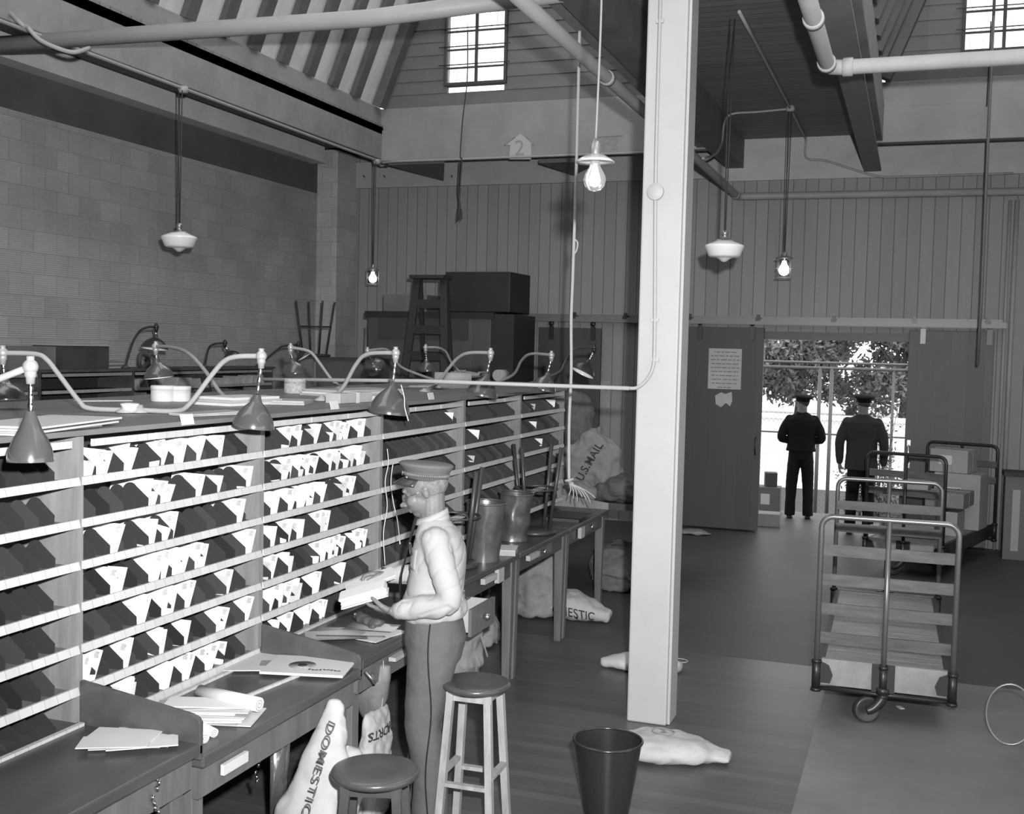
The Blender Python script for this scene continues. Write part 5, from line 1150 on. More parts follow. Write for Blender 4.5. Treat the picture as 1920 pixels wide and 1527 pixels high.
p = MB(); p.loft([ellring((0, 0, z_), a_, b_, 24, 2.8) for z_, a_, b_ in ((.003, .06, .13), (zz * .4, .055, .13), (zz * .8, .045, .125), (zz * .95, .03, .12), (zz, .012, .11))]); me = fuse(p, .010, 'sack_body', CANVAS, 3, .012, 11); obj('sack_body', me, None, t)
wrap_text(t, 'SHORTS', .062, (.05, 0, zz - .10), (0, -1, 0), (0, 0, -1), m=INK, lift=.004, bold=.0015)
# shiny tin dustpan under the second desk
c = at_x(512, 1430, -2.5); t = thing('tin_scoop', 'shiny curved tin scoop hanging under the second desk', 'scoop', tuple(c)); p = MB(); rings = []
for k in range(8): a = -1.2 + k * .34; rings.append((.07 * math.cos(a), .07 * math.sin(a)))
vs_ = [(x, y, .13) for x, y in rings] + [(x * .8, y * .8, -.20) for x, y in rings]; n = 8; p.add(vs_, [(k, k + 1, n + k + 1, n + k) for k in range(7)], 0, True); ob = obj('scoop_sheet', p, mat('tin_bright', .6, .2, metal=.9), t); so = ob.modifiers.new('s', 'SOLIDIFY'); so.thickness = .003
p = MB(); p.tube([(0, 0, .12), (0, .02, .26)], .008, 8); obj('handle', p, STEEL, t)
# end bag with torn paper under the fourth table
t = sack('dark bag with torn paper spilling out under the table left of the open drawer front', (-2.75, 6.72, .0), [(0, 0, .02, .12, .12), (0, 0, .2, .16, .15), (0, 0, .4, .17, .16), (0, 0, .55, .13, .12), (0, 0, .66, .09, .08)], m=CANVASD, disp=.03, seed=14, name='rag_bag', cat='bag')
random.seed(17); p = MB()
for k in range(6):
    a = Vector((random.uniform(.08, .19), random.uniform(-.12, .12), random.uniform(.25, .55))); b_ = a + Vector((random.uniform(.0, .05), random.uniform(-.08, .08), random.uniform(-.18, -.05))); p.add([a, a + Vector((0, .03, .01)), b_ + Vector((0, .02, 0)), b_], [(0, 1, 2, 3)])
o = obj('torn_paper', p, mat('torn_grey', .24, .8), t)
# crumpled paper sack in the dark under the far table
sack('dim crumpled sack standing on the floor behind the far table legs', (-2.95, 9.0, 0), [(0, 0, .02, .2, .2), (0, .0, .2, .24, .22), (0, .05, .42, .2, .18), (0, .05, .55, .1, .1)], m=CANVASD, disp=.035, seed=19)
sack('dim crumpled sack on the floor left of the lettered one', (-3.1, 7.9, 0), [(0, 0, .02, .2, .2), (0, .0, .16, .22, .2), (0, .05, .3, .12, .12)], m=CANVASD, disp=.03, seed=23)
# heap of sacks at the far end
t = thing('sack_bench', 'low dark bench at the end of the tables under the heap of mail sacks', 'bench', (-3.05, 10.6, 0)); p = MB(); p.bb((-.55, -.6, .80), (.85, .7, .86)); obj('bench_top', p, DESKW, t)
for a in (-.48, .78):
    for b_ in (-.53, .63): p = MB(); p.bb((a - .04, b_ - .04, 0), (a + .04, b_ + .04, .8)); obj('leg', p, DESKL, t)
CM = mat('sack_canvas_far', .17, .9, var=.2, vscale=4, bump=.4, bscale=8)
c = at_y(1103, 842, 10.25)
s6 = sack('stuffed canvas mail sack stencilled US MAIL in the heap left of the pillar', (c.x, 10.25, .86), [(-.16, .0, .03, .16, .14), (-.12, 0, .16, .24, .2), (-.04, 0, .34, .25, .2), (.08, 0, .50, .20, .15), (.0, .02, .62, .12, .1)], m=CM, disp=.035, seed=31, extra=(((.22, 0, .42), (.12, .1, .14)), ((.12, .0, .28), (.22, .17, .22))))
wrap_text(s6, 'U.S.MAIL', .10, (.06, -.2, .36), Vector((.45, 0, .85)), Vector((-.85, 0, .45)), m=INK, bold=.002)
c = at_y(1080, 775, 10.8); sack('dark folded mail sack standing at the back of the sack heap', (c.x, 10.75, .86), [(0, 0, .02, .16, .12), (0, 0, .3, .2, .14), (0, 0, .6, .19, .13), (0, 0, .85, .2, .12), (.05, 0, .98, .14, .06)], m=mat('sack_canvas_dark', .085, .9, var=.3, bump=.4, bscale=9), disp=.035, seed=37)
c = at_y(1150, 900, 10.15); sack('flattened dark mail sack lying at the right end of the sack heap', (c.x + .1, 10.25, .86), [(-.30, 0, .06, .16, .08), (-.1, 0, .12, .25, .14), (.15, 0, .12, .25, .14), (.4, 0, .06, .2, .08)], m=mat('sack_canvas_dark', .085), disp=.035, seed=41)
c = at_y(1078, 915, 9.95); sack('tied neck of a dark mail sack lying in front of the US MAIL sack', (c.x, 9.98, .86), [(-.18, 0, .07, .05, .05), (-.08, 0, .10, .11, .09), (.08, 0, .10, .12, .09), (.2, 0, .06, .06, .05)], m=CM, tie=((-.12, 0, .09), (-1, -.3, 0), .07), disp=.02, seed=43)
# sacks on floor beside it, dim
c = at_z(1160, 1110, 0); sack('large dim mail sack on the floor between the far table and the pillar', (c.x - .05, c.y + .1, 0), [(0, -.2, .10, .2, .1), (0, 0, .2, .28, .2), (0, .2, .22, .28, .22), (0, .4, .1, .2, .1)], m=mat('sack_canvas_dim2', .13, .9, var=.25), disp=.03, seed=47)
# rag on the floor behind pillar, at the foot of the dark door
t = sack('flat dark rag on the floor at the foot of the dark sliding door', tuple(at_z(1300, 1002, 0)), [(-.25, 0, .02, .05, .02), (-.1, 0, .03, .14, .03), (.1, 0, .03, .12, .03), (.22, 0, .015, .05, .015)], name='floor_rag', m=CANVASD, disp=.02, seed=51, cat='rag')

# ---------------------------------------------------------------- platform trucks
def truck(lab, loc, rz, wdt=.80, ln=2.05, slats=4, rail_h=1.27, m=IRON, light=True):
    t = thing('platform_truck', lab, 'hand truck', loc, rz); w = wdt / 2; dz = .36; PM = mat('truck_pipe', .16, .32, metal=.55, spec=.6) if light else IRON
    p = MB()
    n = int(ln / .125)
    for k in range(n): y0 = .03 + k * (ln - .06) / n; p.bb((-w + .05, y0 + .003, dz - .03), (w - .05, y0 + (ln - .06) / n - .003, dz))
    obj('deck', p, mat('deck_wood', .20, .5, var=.35, vscale=6, stretch=(.7, 5, 1)), t)
    for y in (.0, ln - .035): p = MB(); p.bb((-w + .03, y, .20), (w - .03, y + .035, dz + .005)); obj('end_beam', p, mat('beam_wood', .23, .55, var=.25, vscale=7), t)
    for s in (-1, 1): p = MB(); p.bb((s * (w - .05), .03, .22), (s * (w - .012), ln - .03, dz)); obj('side_beam', p, mat('side_beam_dark', .03, .5), t)
    for yy, sg in ((-.028, -1), (ln + .028, 1)):
        p = MB(); r = .07
        path = [(-w, yy, .16), (-w, yy, rail_h - r)] + [(-w + r * (1 - math.cos(a)), yy, rail_h - r + r * math.sin(a)) for a in [PI / 2 * k / 5 for k in range(1, 6)]] + [(w - r * (1 - math.cos(a)), yy, rail_h - r + r * math.sin(a)) for a in [PI / 2 * (5 - k) / 5 for k in range(0, 6)]] + [(w, yy, .16)]
        p.tube(path, .0175, 12); fr_ = obj('end_frame', p, PM, t)
        p = MB(); p.tube([(0, yy, .18), (0, yy, rail_h)], .0165, 12); obj('centre_post', p, PM, t)
        p = MB(); p.tube([(-w, yy, .185), (w, yy, .185)], .014, 8); obj('tie_rod', p, IRON, t)
        ns = slats if sg < 0 else 2
        for k in range(ns):
            zz = rail_h - .215 - .185 * k
            p = MB(); p.bb((-w + .0, yy - sg * .018, zz - .035), (w, yy - sg * .038, zz + .035)); obj('slat', p, mat('slat_wood', .085, .45, var=.35, vscale=9, stretch=(.6, 3, 3)), t)
        for x in (-w, 0, w):
            p = MB(); p.tube([(x, yy, .18), (x, yy, .37)], .027, 12); p.tube([(x, yy, .165), (x, yy, .185)], .033, 12); p.tube([(x, yy, .345), (x, yy, .365)], .032, 12)
            if x == 0: p.bb((-.068, yy - .012 * 1, .20), (.068, yy + .014, .37))
            else: p.add([(x - math.copysign(a, x), yy + b_, c_) for b_ in (-.004, .012) for a, c_ in ((.0, .22), (.085, .22), (.10, .27), (.075, .33), (.03, .35), (0, .35))], [(0, 1, 2, 3, 4, 5), (11, 10, 9, 8, 7, 6)] + [(k, 6 + k, 6 + (k + 1) % 6, (k + 1) % 6) for k in range(6)])
            obj('socket', p, IRON, t)
    # caster at each end, two big wheels amidships
    def wheel(x, y, r, th, steer, nm):
        p = MB(); c = Vector((x, y, r)); q = Matrix.Rotation(steer, 3, 'Z') @ Matrix.Rotation(PI / 2, 3, 'Y')
        p.lathe([(0, -th * .3), (r * .62, -th * .3), (r * .8, -th * .5), (r * .97, -th * .5), (r, -th * .3), (r, th * .3), (r * .97, th * .5), (r * .8, th * .5), (r * .62, th * .3), (0, th * .3)], c, 32, rot=q); wh = obj(nm, p, mat('wheel_iron', .06, .4, metal=.4), t)
        p = MB()
        for k in range(5):
            a = k * 2 * PI / 5; u = q @ Vector((math.cos(a) * r * .45, math.sin(a) * r * .45, -th * .32)); p.ball(c + u, r * .10, 5)
        obj('hub_bolt', p, mat('bolt_pale', .35, .4, metal=.5), wh)
    st = -1.15
    wc = Vector((-.09, -.02, .082)); wheel(wc.x, wc.y, .082, .045, st, 'wheel')
    p = MB(); p.tube(smooth_path([(0, -.02, .20), (-.005, -.03, .155), (-.05, -.05, .10), (wc.x, wc.y - .04, .082)], 4), [.038 - .0012 * k for k in range(13)], 12); p.tube([(0, -.02, .19), (0, -.02, .23)], .045, 14); obj('caster_fork', p, IRON, t)
    wheel(-.06, ln + .0, .082, .045, .3, 'wheel'); p = MB(); p.tube([(0, ln, .2), (-.02, ln, .1)], [.04, .02], 10); obj('caster_fork', p, IRON, t)
    for s in (-1, 1): wheel(s * (w - .12), ln / 2, .155, .05, 0, 'wheel')
    p = MB(); p.tube([(-w + .1, ln / 2, .155), (w - .1, ln / 2, .155)], .016, 8); p.bb((-w + .16, ln / 2 - .03, .15), (-w + .2, ln / 2 + .03, .33)); p.bb((w - .2, ln / 2 - .03, .15), (w - .16, ln / 2 + .03, .33)); obj('axle', p, IRON, t)
    return t
a = at_z(1528, 1268, .2); b_ = at_z(1775, 1318, .2)
truck('empty slatted platform truck in the right foreground', (-.105, 7.23, 0), 0.02, .80, 2.25)
tc = truck('platform truck loaded with parcels by the right sliding door', (-.03, 12.25, 0), -.30, .80, 2.0, 2, light=False)
# parcels on it: separate things standing on the deck
def on_truck(px, py, z): return at_z(px, py, z)
R3 = Matrix.Rotation(-.30, 3, 'Z')
def parcel(lab, lx_, ly_, z, s, m, rz=0, string=False, lbl=False, cat='parcel', loose=False, group=None):
    c = (R3 @ Vector((lx_, ly_, 0)) + Vector((-.03, 12.25, 0))) if not loose else Vector((lx_, ly_, 0)); c.z = z
    t = thing('parcel', lab, cat, c, (-.30 if not loose else 0) + rz, group); p = MB(); p.bb((-s[0] / 2, -s[1] / 2, 0), (s[0] / 2, s[1] / 2, s[2])); obj('box', p, m, t, bevel=.008)
    if string: p = MB(); e = .004; p.tube([(-s[0] / 2 - e, 0, -e * 0 + .004), (-s[0] / 2 - e, 0, s[2] + e), (s[0] / 2 + e, 0, s[2] + e), (s[0] / 2 + e, 0, .004)], .003, 5); p.tube([(s[0] * .1, -s[1] / 2 - e, .004), (s[0] * .1, -s[1] / 2 - e, s[2] + e), (s[0] * .1, s[1] / 2 + e, s[2] + e)], .003, 5); obj('string', p, PAPER2, t)
    if lbl: p = MB(); p.box((-s[0] * .08, -s[1] / 2 - .002, s[2] * .55), (s[0] * .35, .002, s[2] * .4)); obj('address_label', p, PAPER, t)
    return t
K1, K2, K3 = mat('parcel_kraft', .17, .7, var=.15), mat('parcel_pale', .27, .7, var=.1), mat('parcel_dark', .05, .6)
dk = .362
parcel('tall kraft parcel standing at the right front of the loaded truck', .05, .42, dk, (.30, .22, .30), K1, .1, True)
parcel('small pale upright parcel at the right edge of the loaded truck', .27, .85, dk, (.13, .3, .26), K2, 0)
parcel('dark parcel beside the small pale upright one on the truck', .12, .95, dk, (.15, .3, .24), K3, 0)
parcel('long wrapped parcel lying on the smaller ones on the truck', .18, .95, dk + .302, (.40, .5, .16), K1, .04, True)
parcel('wide pale flat box at the back of the loaded truck', .15, 1.5, dk, (.5, .4, .62), K2, .02, False, True)
parcel('pale carton with a label on top of the wide box on the truck', .05, 1.5, dk + .622, (.42, .34, .26), K2, -.04, True, True)
parcel('dark case at the left of the loaded truck', -.26, 1.3, dk, (.26, .6, .42), K3, 0)
parcel('low kraft box at the near left corner of the loaded truck', -.22, .45, dk, (.30, .36, .2), K1, .1, True)
parcel('flat grey package on the dark case on the truck', -.26, 1.25, dk + .422, (.28, .42, .09), K2, .15)
# boxes by the door on the floor
c = at_z(1438, 983, 0)
parcel('low open box on the floor inside the doorway at its left edge', c.x, c.y - .1, 0, (.36, .3, .17), K1, .1, False, False, 'box', True)
parcel('grey box standing behind the low open one outside the doorway', at_z(1440, 960, 0).x, 16.3, 0.0, (.36, .3, .38), mat('box_mid', .12, .7), .05, False, True, 'box', True)
parcel('small dark box on top of the grey box outside the doorway', at_z(1440, 960, 0).x + .03, 16.3, .382, (.17, .2, .2), mat('box_dark2', .05, .7), .2, False, False, 'box', True)
parcel('white wrapped parcel on the floor behind the empty truck', at_z(1662, 1012, 0).x, at_z(1662, 1012, 0).y, 0, (.36, .3, .13), mat('parcel_white', .6, .7), -.3, False, True, 'parcel', True)
q = at_z(1655, 1000, 0); t = thing('paper_roll', 'bright rolled paper lying across the white wrapped parcel', 'roll', (q.x, at_z(1662, 1012, 0).y, .155)); p = MB(); p.tube([(-.14, -.03, 0), (.15, .03, .01)], .022, 12); obj('roll', p, PAPER, t)
p = MB(); q = at_z(1688, 1327, .002); p.box(q, (.03, .055, .004), 0, Matrix.Rotation(.5, 3, 'Z')); tag(obj('paper_scrap', p, PAPER), 'tiny white paper scrap on the floor right of the truck caster', 'paper')
q = at_z(1880, 1350, .3); 
t = thing('hoop', 'thin steel hoop standing at the right edge of the picture', 'hoop', tuple(at_d(1893, 1358, 6.6))); t.location.z = .185; p = MB(); p.tube([(.13 * math.cos(k * PI / 16), .0, .18 * math.sin(k * PI / 16)) for k in range(32)], .006, 8, closed=True); obj('ring', p, mat('hoop_steel', .3, .35, metal=.6), t)
# stand with small post at right edge
t = thing('corner_stand', 'narrow dark stand with pale panel against the right end of the back wall', 'stand', (1.13, 13.95, 0)); p = MB(); p.bb((-.12, -.15, .95), (.2, .2, 1.0)); obj('top', p, DK, t); p = MB(); p.bb((-.10, -.12, .0), (.18, .18, .95)); obj('body', p, mat('stand_grey', .12, .6), t); p = MB(); p.bb((-.02, -.125, .1), (.06, -.121, .8)); obj('panel', p, mat('stand_pale', .3, .6), t)

# white cords of the lamps running down by the case edge and to the pocket of the man
p = MB(); p.tube(smooth_path([at_x(726, 842, -2.86), at_x(728, 870, -2.86), at_x(722, 905, -2.86), at_x(726, 950, -2.86), at_x(719, 1000, -2.86), at_x(722, 1060, -2.86)], 5), .003, 6); tag(obj('lamp_cord', p, mat('cord_white', .5, .7)), 'white kinked cord hanging down the case edge left of the man', 'cord')
p = MB(); p.tube(smooth_path([at_x(737, 868, -2.8), at_x(733, 905, -2.78), at_x(738, 945, -2.72), at_x(745, 975, -2.66), at_x(750, 1020, -2.5)], 5), .0028, 6); tag(obj('lamp_cord', p, mat('cord_white', .5, .7)), 'thin white cord curving down in front of the face of the man', 'cord')
p = MB(); p.tube(smooth_path([at_x(752, 722, -2.64), at_x(758, 745, -2.62), at_x(759, 765, -2.62), at_x(766, 790, -2.60)], 5), .003, 6); tag(obj('lamp_cord', p, mat('cord_white', .5, .7)), 'pale pull cord hanging beside the third lamp shade', 'cord')
# ---------------------------------------------------------------- people
V = Vector
def hand(mb, wrist, d, palm_n, curl=.5, side=1, s=1.0, thumb=.6):
    """palm with five separate bent fingers. d = pointing direction, palm_n = the way the palm faces"""
    d = Vector(d).normalized(); n_ = Vector(palm_n); n_ = (n_ - d * n_.dot(d)).normalized(); x = d.cross(n_) * side
    W_ = Vector(wrist); L = .092 * s
    rings = []
    for f, a, b_ in ((0, .028, .021), (.25, .031, .019), (.6, .040, .017), (.9, .041, .015), (1.0, .038, .012)):
        rot = Matrix((x, n_, d)).transposed(); rings.append(ellring(W_ + d * L * f, a * s, b_ * s, 16, 2.4, rot))
    mb.loft(rings)
    for i, (o_, l) in enumerate(((-.029, .072), (-.010, .082), (.010, .076), (.028, .060))):
        p = W_ + d * L * .95 + x * o_ * s; ang = .15 + curl * .25; pts = [p - d * .012]; c = p
        for j, fr_ in enumerate((.45, .30, .25)):
            dd = d * math.cos(ang) + n_ * math.sin(ang) + x * (o_ * 2.2); c = c + dd.normalized() * l * fr_ * s; pts.append(c.copy()); ang += curl * (.9 if j == 0 else .8)
        mb.tube(pts, [.0098 * s, .0094 * s, .0085 * s, .0072 * s], 10); mb.ball(pts[-1], .0072 * s, 5)
        for q in pts[1:-1]: mb.ball(q, .0092 * s, 5)
    p = W_ + d * L * .28 - x * .028 * s; a = p - x * .022 * s + d * .030 * s + n_ * .012 * s; b_ = a - x * .004 * s * (1 - thumb) + d * .028 * s + n_ * .016 * thumb * s; c = b_ + d * .022 * s + n_ * .012 * thumb * s
    mb.tube([p, a, b_, c], [.016 * s, .0125 * s, .0108 * s, .0085 * s], 10)
    for q, r in ((a, .0122), (b_, .0105), (c, .0085)): mb.ball(q, r * s, 5)

def head(mb, c, fwd, up, s=1.0):
    """c = centre of the skull. Shapes are fused afterwards"""
    f = Vector(fwd).normalized(); u = Vector(up); u = (u - f * u.dot(f)).normalized(); l = u.cross(f)
    R_ = Matrix((f, l, u)).transposed(); P = lambda x, y, z: Vector(c) + R_ @ Vector((x, y, z)) * s
    B = lambda x, y, z, a, b_, c_, n=9: mb.ball(P(x, y, z), 1, n, sc=(a * s, b_ * s, c_ * s), rot=R_)
    B(-.008, 0, .022, .096, .076, .088, 14)      # skull
    B(.036, 0, -.035, .064, .058, .072, 12)      # face
    B(.052, 0, -.088, .034, .034, .026)          # chin
    B(.020, 0, -.070, .058, .052, .034)          # jaw
    B(.086, 0, .022, .012, .046, .013)           # brow
    B(.098, .0, -.018, .014, .010, .026)         # nose bridge
    B(.116, 0, -.036, .014, .012, .012)          # nose tip
    for sy in (-1, 1):
        B(.106, .011 * sy, -.041, .009, .008, .008)
        B(.060, .036 * sy, -.030, .032, .022, .028)   # cheek
        B(.072, .030 * sy, .004, .012, .014, .010)    # eyelid
        B(-.006, .074 * sy, -.010, .015, .008, .027)  # ear
        B(-.010, .078 * sy, .006, .012, .006, .012)
    B(.092, 0, -.064, .010, .022, .006); B(.090, 0, -.074, .010, .020, .007)  # lips
    return P, R_

def make_person(kind):
    K = kind; t = thing('person', K['label'], 'person', K['loc'], K['rz'])
    body = MB(); P, HR = head(body, K['head'], K['hf'], K['hu'], K.get('hs', 1.0))
    limb(body, [K['neck0'], K['neck1']], [.066, .064]); limb(body, [K['neck1'], K['head'] + V((-.032, 0, -.01))], [.064, .062])
    # trunk and legs under the clothes keep the body one figure
    for a, b_, r0, r1 in K['core']: limb(body, [a, b_], [r0, r1], 12)
    for arm in K['arms']: limb(body, [arm['pts'][0] + Vector((-.015, -.04 if arm['pts'][0].y > 0 else .04, -.03))] + arm['pts'][1:], [.030, .036, .028], 12)
    for arm in K['arms']: hand(body, arm['pts'][-1], arm['d'], arm['n'], arm['curl'], arm['side'], thumb=arm.get('thumb', .6))
    for lg in K['legs']: limb(body, lg, [.05, .035, .03], 10)
    me = fuse(body, K.get('vox', .0042), 'body', K['skin'], 3); bo = obj('body', me, None, t)
    return t, P, HR, bo

# --- the man sorting mail (faces -x; local x forward, local y his left)
hc = V((.050, -.0, 1.598)); hf = V((1, -.02, -.38)); hu = V((.35, 0, 1))
arms = [dict(pts=[V((.00, .185, 1.395)), V((-.085, .235, 1.115)), V((.165, .165, 1.050))], d=V((.95, -.22, .10)), n=V((.05, -.35, 1)), curl=.35, side=1, thumb=1.0),
        dict(pts=[V((.00, -.185, 1.395)), V((-.02, -.25, 1.15)), V((.225, -.14, 1.155))], d=V((.95, .18, .05)), n=V((-.1, .35, -.9)), curl=.8, side=-1, thumb=1.0)]
man = dict(label='postal clerk in a white shirt and peaked cap sorting letters at the cases', loc=(-2.10, 4.82, 0), rz=PI + .36, head=hc, hf=hf, hu=hu, hs=1.07, neck0=V((.000, 0, 1.42)), neck1=V((.016, 0, 1.50)),
           core=[(V((0, 0, 1.0)), V((-.03, 0, 1.30)), .10, .11), (V((-.02, 0, 1.28)), V((-.01, 0, 1.39)), .10, .05)], arms=arms,
           legs=[[V((0, .09, .95)), V((.03, .10, .5)), V((-.03, .11, .08))], [V((0, -.09, .95)), V((.02, -.10, .5)), V((.02, -.11, .08))]], skin=SKIND)
t, P, HR, bo = make_person(man); clerk = t
# shirt
sh = MB()
rings = [((.015, 0, .985), .125, .165), ((.010, 0, 1.03), .140, .178), ((-.005, 0, 1.12), .138, .178), ((-.018, 0, 1.22), .133, .180), ((-.025, 0, 1.31), .130, .185), ((-.020, 0, 1.385), .112, .178), ((-.008, 0, 1.43), .085, .12), ((.008, 0, 1.465), .066, .070)]
sh.loft([ellring(c, a, b_, 32, 2.25) for c, a, b_ in rings])
for arm in arms:
    q = arm['pts']; sd_ = 1 if q[0].y > 0 else -1
    limb(sh, [q[0] + V((-.012, -.048 * sd_, -.022)), q[0].lerp(q[1], .5) + V((-.01, 0, 0)), q[1], q[1].lerp(q[2], .5), q[1].lerp(q[2], .93)], [.070, .066, .060, .056, .040], 16)
    e = q[1].lerp(q[2], .78); sh.ball(e, .052, 8)
# blouse over the belt
sh.loft([ellring((-.005, 0, 1.00), .150, .185, 32, 2.2), ellring((-.005, 0, 1.035), .160, .192, 32, 2.2), ellring((-.005, 0, 1.09), .148, .184, 32, 2.2)])
me = fuse(sh, .0075, 'shirt', SHIRT, 9, .0)
nn = [v.normal.copy() for v in me.vertices]
for v, n_ in zip(me.vertices, nn):
    x, y, z = v.co
    am = 1.0 + 1.0 * max(0, 1 - abs(z - 1.10) / .10); f = noise.noise(Vector((x * 5, y * 5, z * 3))) * .006 - am * (1 - abs(noise.noise(Vector((x * 11 + z * 9, y * 7, z * 5 - x * 6))))) ** 9 * .0045
    lo = max(0, 1 - abs(z - 1.045) / .04) * .004 * math.sin(x * 75 + y * 42)
    v.co += n_ * (f + lo)
shirt = obj('shirt', me, None, t)
p = MB(); p.loft([ellring((.004, 0, 1.435), .082, .082, 24, rot=Matrix.Rotation(.30, 3, 'Y')), ellring((.012, 0, 1.484), .073, .072, 24, rot=Matrix.Rotation(.38, 3, 'Y'))], cap=False); p.loft([ellring((.012, 0, 1.484), .073, .072, 24, rot=Matrix.Rotation(.38, 3, 'Y')), ellring((.012, 0, 1.456), .083, .083, 24, rot=Matrix.Rotation(.36, 3, 'Y'))], cap=False)
co = obj('collar', p, SHIRT, shirt); s_ = co.modifiers.new('s', 'SOLIDIFY'); s_.thickness = .003
for arm in arms:
    a = arm['pts'][1].lerp(arm['pts'][2], .80); b_ = arm['pts'][1].lerp(arm['pts'][2], 1.0); p = MB(); p.tube([a, b_], [.043, .038], 20, cap=False); c = obj('cuff', p, SHIRT, shirt); s_ = c.modifiers.new('s', 'SOLIDIFY'); s_.thickness = .004
    p = MB(); p.ball(b_.lerp(a, .3) + V((0, .041 if arm['side'] > 0 else -.041, -.008)), .006, 6); obj('button', p, INKG, shirt)
p = MB(); d_ = (V((.105, .10, 1.33)), V((.118, .045, 1.33)), V((.128, .045, 1.21)), V((.115, .10, 1.21))); 
# tie hanging free in front of the chest
p = MB(); p.loft([ellring(c, a, .006, 12) for c, a in ()]) if False else None
tie = [((.085, -.0, 1.465), .012, .020), ((.104, 0, 1.40), .007, .022), ((.128, -.005, 1.30), .005, .032), ((.155, -.01, 1.18), .005, .040), ((.158, -.01, 1.12), .005, .040), ((.152, -.01, 1.07), .004, .006)]
p.loft([ellring(c, a, b_, 12) for c, a, b_ in tie]); obj('necktie', p, mat('tie_black', .012, .8), shirt)
# pocket with pens and a fob
from mathutils.bvhtree import BVHTree
bvs = BVHTree.FromPolygons([v.co for v in me.vertices], [tuple(f.vertices) for f in me.polygons])
def onshirt(y, z, lift=.003):
    h = bvs.ray_cast(V((.6, y, z)), V((-1, 0, 0))); return (h[0] + h[1] * lift) if h[0] is not None else V((.13, y, z))
p = MB(); g_ = [[onshirt(.055 + .08 * i / 6, 1.235 + .095 * j / 6) for i in range(7)] for j in range(7)]
p.add([q for r_ in g_ for q in r_], [(j * 7 + i, j * 7 + i + 1, (j + 1) * 7 + i + 1, (j + 1) * 7 + i) for j in range(6) for i in range(6)], 0, True); pk = obj('pocket', p, SHIRT, shirt); so_ = pk.modifiers.new('s', 'SOLIDIFY'); so_.thickness = .003
for yy, m_, r in ((.075, STEEL, .005), (.095, INK, .004)):
    a = onshirt(yy, 1.30, .007); p = MB(); p.tube([a, a + V((.004, 0, .055))], r, 8); obj('pen', p, m_, shirt)
# trousers
tr_ = MB(); hips = [((-.012, 0, .80), .128, .178), ((-.012, 0, .90), .146, .180), ((-.006, 0, .97), .140, .172), ((.0, 0, 1.03), .128, .166)]
tr_.loft([ellring(c, a, b_, 30, 2.3) for c, a, b_ in hips])
for sy, kx, ax in ((1, .035, -.01), (-1, .015, .03)):
    tr_.loft([ellring((-.012, .075 * sy, .90), .125, .10, 24), ellring((.0, .088 * sy, .76), .113, .098, 24), ellring((kx, .098 * sy, .50), .086, .082, 24), ellring((ax, .105 * sy, .28), .082, .076, 24), ellring((ax, .108 * sy, .05), .088, .080, 24)])
me = fuse(tr_, .0085, 'trousers', TROUS, 3, .005, 9, 3); trs = obj('trousers', me, None, t)
bvt = BVHTree.FromPolygons([v.co for v in me.vertices], [tuple(f.vertices) for f in me.polygons])
p = MB(); pts = []
for k in range(26):
    z = 1.02 - k * .037; h = bvt.ray_cast(V((-.0 + .01 * math.sin(k * .4), 1.0, z)), V((0, -1, 0)))
    if h[0]: pts.append(h[0] + V((0, .0015, 0)))
p.tube(pts, .0038, 5); obj('side_piping', p, mat('piping_dark', .012, .8), trs)
p = MB(); pts = [V((-.075, .17, .985)), V((-.06, .19, .87))]; 
p = MB(); p.loft([ellring((-.001, 0, 1.005), .136, .172, 30, 2.3), ellring((-.001, 0, 1.035), .134, .170, 30, 2.3)]); obj('belt', p, INK, trs)
for sy, ax in ((1, -.01), (-1, .03)):
    p = MB(); p.ball((ax + .06, .108 * sy, .035), 1, 10, sc=(.115, .045, .035)); p.bb((ax - .06, .108 * sy - .042, .001), (ax + .17, .108 * sy + .042, .022)); me_ = fuse(p, .009, 'shoe', mat('shoe_black', .02, .3), 3)
    for v in me_.vertices: v.co.z = max(v.co.z, .001)
    obj('shoe', me_, None, t)
# hair, ear detail, glasses, cap
p = MB(); HRq = HR
def HP(x, y, z): return P(x, y, z)
p.ball(HP(-.026, 0, .020), 1, 14, sc=(.094, .083, .084), rot=HR)
me = p.mesh('hair', HAIRM); obj('hair', me, None, t)
p = MB(); q = [HP(.098, .012, -.006), HP(.100, .038, -.004), HP(.084, .060, -.006)]
for sy in (-1, 1): p.tube([HP(.098, .034 * sy, -.006) + HR @ V((.0, .020 * math.cos(k * PI / 8), .018 * math.sin(k * PI / 8))) for k in range(16)], .0014, 6, closed=True); p.tube([HP(.098, .054 * sy, -.004), HP(.05, .074 * sy, .0), HP(.0, .080 * sy, .004)], .0013, 5)
p.tube([HP(.099, -.014, -.004), HP(.103, 0, .0), HP(.099, .014, -.004)], .0014, 5); obj('glasses', p, STEEL, t)
for sy in (-1, 1): p = MB(); p.ball(HP(.075, .031 * sy, -.004), .0105, 8); obj('eye', p, mat('eye_dark', .05, .2), bo)
